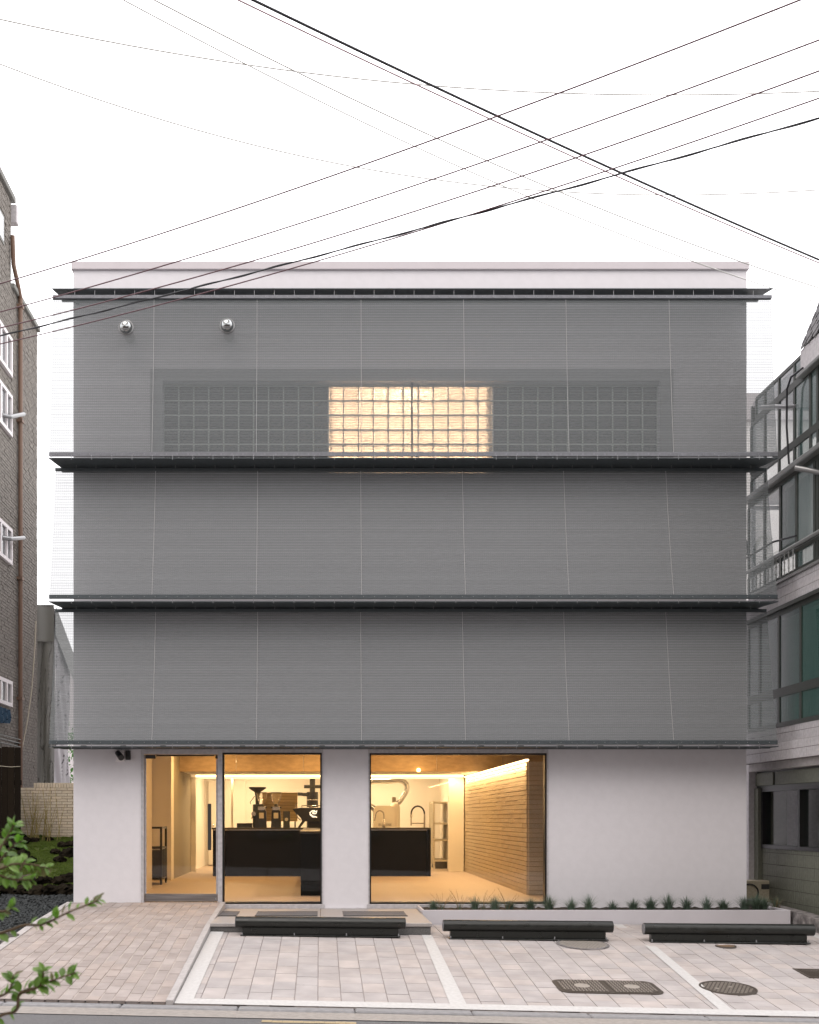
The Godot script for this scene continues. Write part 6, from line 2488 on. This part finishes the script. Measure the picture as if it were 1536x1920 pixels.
	for x in [-w, w]:
		for zz in [0.0, -0.85]:
			m = MB.new()
			m.box(Vector3(x - 0.022, 0, zz - 0.02), Vector3(x + 0.022, rh, zz + 0.0))
			put("post", m, M.cream, t)
	for y in [0.18, 0.63, 1.0, rh - 0.03]:
		m = MB.new()
		m.box(Vector3(-w + 0.023, y - 0.022, -0.86), Vector3(w - 0.023, y + 0.018, -0.004))
		put("shelf", m, M.cream, t)
	m = MB.new()
	for k in 26:
		for x in [-w, w]:
			m.box(Vector3(x - 0.006, 0.08 + k * 0.054, 0.0005), Vector3(x + 0.006, 0.1 + k * 0.054, 0.002))
	put("slot_row", m, M.olive, t).set_meta("kind", "stuff")
	m = MB.new()
	m.box(Vector3(-w + 0.03, 0.002, -0.8), Vector3(w - 0.03, 0.15, -0.05))
	put("bottom_crate", m, M.black_rough, t)
	m = MB.new()
	m.box(Vector3(-w - 0.024, 0.1, -0.82), Vector3(-w - 0.023, rh - 0.05, -0.03))
	put("side_sheet", m, M.olive, t)

# ---------------------------------------------------------------- overhead cables
func wire(called: String, label: String, up: float, r: float, mat: Material, px_points: Array, twist := false) -> void:
	# hung at one height above the eye, so every photo point gives its own distance
	var p := []
	for q in px_points:
		var zz: float = up * F / (HY - q[1])
		p.append(Vector3((q[0] - CX) / F * zz, E + up, D - zz))
	# a smooth even curve through the first, middle and last point, carried on past the frame
	var a: Vector3 = p[0]
	var b: Vector3 = p[-1]
	var best := 1
	for k in range(1, p.size() - 1):
		if absf((p[k] - a).length() - (p[k] - b).length()) < absf((p[best] - a).length() - (p[best] - b).length()): best = k
	var tm: float = (p[best] - a).length() / ((p[best] - a).length() + (p[best] - b).length())
	var c: Vector3 = (p[best] - a * (1 - tm) * (1 - tm) - b * tm * tm) / (2 * tm * (1 - tm))
	var q := []
	for k in 57:
		var f := -0.5 + k / 28.0
		q.append(a * (1 - f) * (1 - f) + c * 2 * f * (1 - f) + b * f * f)
	var o := thing(called, label, "cable", q[q.size() / 2])
	var m := MB.new()
	for k in q.size(): q[k] -= o.position
	m.tube(q, r, 6)
	put("strand", m, mat, o)
	if twist:
		m = MB.new()
		var w := []
		for k in q.size() - 1:
			for j in 6:
				var f := k + j / 6.0
				var mid: Vector3 = q[k].lerp(q[k + 1], j / 6.0)
				w.append(mid + Vector3(0, cos(f * 2.2), 0.6 * sin(f * 2.2)) * r * 1.3)
		m.tube(w, r * 0.8, 5)
		put("lashing", m, mat, o)

func cables() -> void:
	wire("overhead_cable", "uppermost black cable of those rising over the parapet", 5.6, 0.0062, M.cable_red, [[0, 532], [320, 432], [768, 278], [1061, 171], [1500, 0]])
	wire("overhead_cable", "second black cable from the top of those rising over the parapet", 5.6, 0.006, M.cable_red, [[0, 585], [320, 492], [768, 351], [1282, 173], [1536, 75]])
	wire("overhead_cable", "third black cable from the top, kinked where it leaves the roof", 5.6, 0.0062, M.cable_red, [[0, 615], [300, 542], [635, 441], [768, 402], [1425, 173], [1536, 133]])
	wire("overhead_cable", "thick twisted black cable crossing the top ledge", 5.6, 0.0068, M.cable, [[0, 630], [320, 552], [768, 434], [1168, 326], [1536, 221]], true)
	wire("overhead_cable", "thin lowest black cable crossing just above a vent cap", 5.6, 0.006, M.cable_red, [[0, 645], [320, 565], [768, 438], [1153, 319], [1536, 184]])
	wire("overhead_cable", "thick black cable descending across all the others", 6.2, 0.0105, M.cable, [[475, 0], [768, 142], [932, 217], [1169, 326], [1536, 487]])
	wire("overhead_cable", "thin reddish cable following the thick descending one", 6.2, 0.0062, M.cable_pink, [[447, 0], [768, 155], [932, 230], [1169, 336], [1536, 493]])
	wire("overhead_cable", "faint pale wire running nearly level across the sky", 7.5, 0.0068, M.cable_pale, [[0, 36], [228, 86], [456, 125], [768, 157], [1061, 172], [1536, 171]])
	wire("overhead_cable", "faint pale wire sagging low over the roof", 7.5, 0.0068, M.cable_pale, [[0, 120], [250, 218], [500, 288], [768, 330], [1100, 347], [1536, 356]])
	wire("overhead_cable", "faint pale wire descending to the parapet corner", 7.0, 0.0068, M.cable_pale, [[290, 0], [768, 242], [1050, 360], [1403, 492], [1536, 540]])
	wire("overhead_cable", "faintest pale wire descending beside another pale wire", 7.0, 0.006, M.cable_pale, [[232, 0], [768, 270], [1000, 378], [1300, 490]])

# ---------------------------------------------------------------- shrub at the near pavement, whose twigs reach into view
func shrub() -> void:
	var z := D - 3.0
	var base := Vector3(-1.3, street(-1.3) + 0.09, z)
	var t := thing("leafy_shrub", "green leafy shrub reaching over the pavement towards the ramp", "shrub", base)
	var o := -base
	var leaf := leaf_mesh()
	# branch tips given by photo points and distance
	var twigs := [
		[[-160, 2050, 3.0], [-60, 1800, 3.0], [30, 1740, 3.0], [80, 1733, 3.0], [130, 1710, 3.02], [185, 1688, 3.05]],
		[[-160, 2050, 3.0], [-80, 1950, 2.95], [0, 1905, 2.95], [30, 1895, 2.95], [38, 1862, 2.95], [72, 1850, 2.95], [105, 1836, 2.95], [142, 1824, 2.97]],
		[[-80, 1950, 2.95], [-20, 1880, 2.95], [15, 1860, 2.95], [25, 1830, 2.97]],
		[[38, 1862, 2.95], [75, 1848, 2.95], [82, 1820, 2.96]],
		[[-60, 1800, 3.0], [-30, 1660, 3.05], [10, 1625, 3.05], [50, 1620, 3.08], [92, 1628, 3.1]],
		[[-30, 1660, 3.05], [-5, 1600, 3.1], [15, 1568, 3.12], [27, 1545, 3.12]],
		[[-60, 1800, 3.0], [-20, 1720, 3.0], [10, 1708, 3.0], [22, 1702, 3.0]],
		[[-30, 1660, 3.05], [-10, 1640, 3.05], [20, 1648, 3.06], [60, 1650, 3.08]],
		[[-60, 1800, 3.0], [-40, 1700, 3.1], [0, 1655, 3.1], [30, 1640, 3.1], [48, 1612, 3.12]],
		[[-60, 1800, 3.0], [-35, 1690, 3.15], [-10, 1630, 3.15], [20, 1590, 3.15], [40, 1577, 3.15]],
		[[-160, 2050, 3.0], [-200, 1800, 3.1], [-160, 1640, 3.1], [-120, 1560, 3.1]],
		[[-160, 2050, 3.0], [-260, 1900, 2.9], [-300, 1740, 2.9], [-280, 1640, 2.9]]]
	var stem := MB.new()
	var root := pz(-160.0, 2050.0, D - 3.0)
	stem.tube([base + o, base.lerp(root, 0.5) + Vector3(-0.03, 0, 0) + o, root + o], 0.02, 8, 0.014)
	put("stem", stem, M.twig, t)
	var n := 0
	for w in twigs:
		var p := []
		for q in w: p.append(pz(q[0], q[1], D - q[2]) + o)
		var c := bend(p, 8)
		var m := MB.new()
		m.tube(c, 0.006, 6, 0.0022)
		put("branch", m, M.twig, t)
		for k in range(6, c.size()):
			var f := float(k) / c.size()
			if rng.randf() > (0.5 if f < 0.5 else 0.85): continue
			for e in (2 if k > c.size() - 6 else 1):
				var d: Vector3 = (c[k] - c[k - 1]).normalized()
				var side := d.cross(Vector3(0, 0, 1)).normalized() * (1.0 if (k + e) % 2 else -1.0)
				var dir := (d * rng.randf_range(0.3, 0.9) + side * rng.randf_range(0.3, 1.0) + Vector3(0, 0, rng.randf_range(-0.7, 0.7))).normalized()
				var up := (Vector3(rng.randf_range(-0.4, 0.4), 1, rng.randf_range(0.0, 0.9))).normalized()
				var x := up.cross(dir).normalized()
				var s := rng.randf_range(0.02, 0.042) * (1.0 if f < 0.85 else 0.8)
				var l := put("leaf", leaf, M.leaf[rng.randi() % 4] if rng.randf() > 0.1 else M.leaf_old, t)
				l.transform = Transform3D(Basis(x, dir.cross(x).normalized(), dir) * Basis.from_scale(Vector3(s * rng.randf_range(0.9, 1.4), s, s)), c[k])
				n += 1
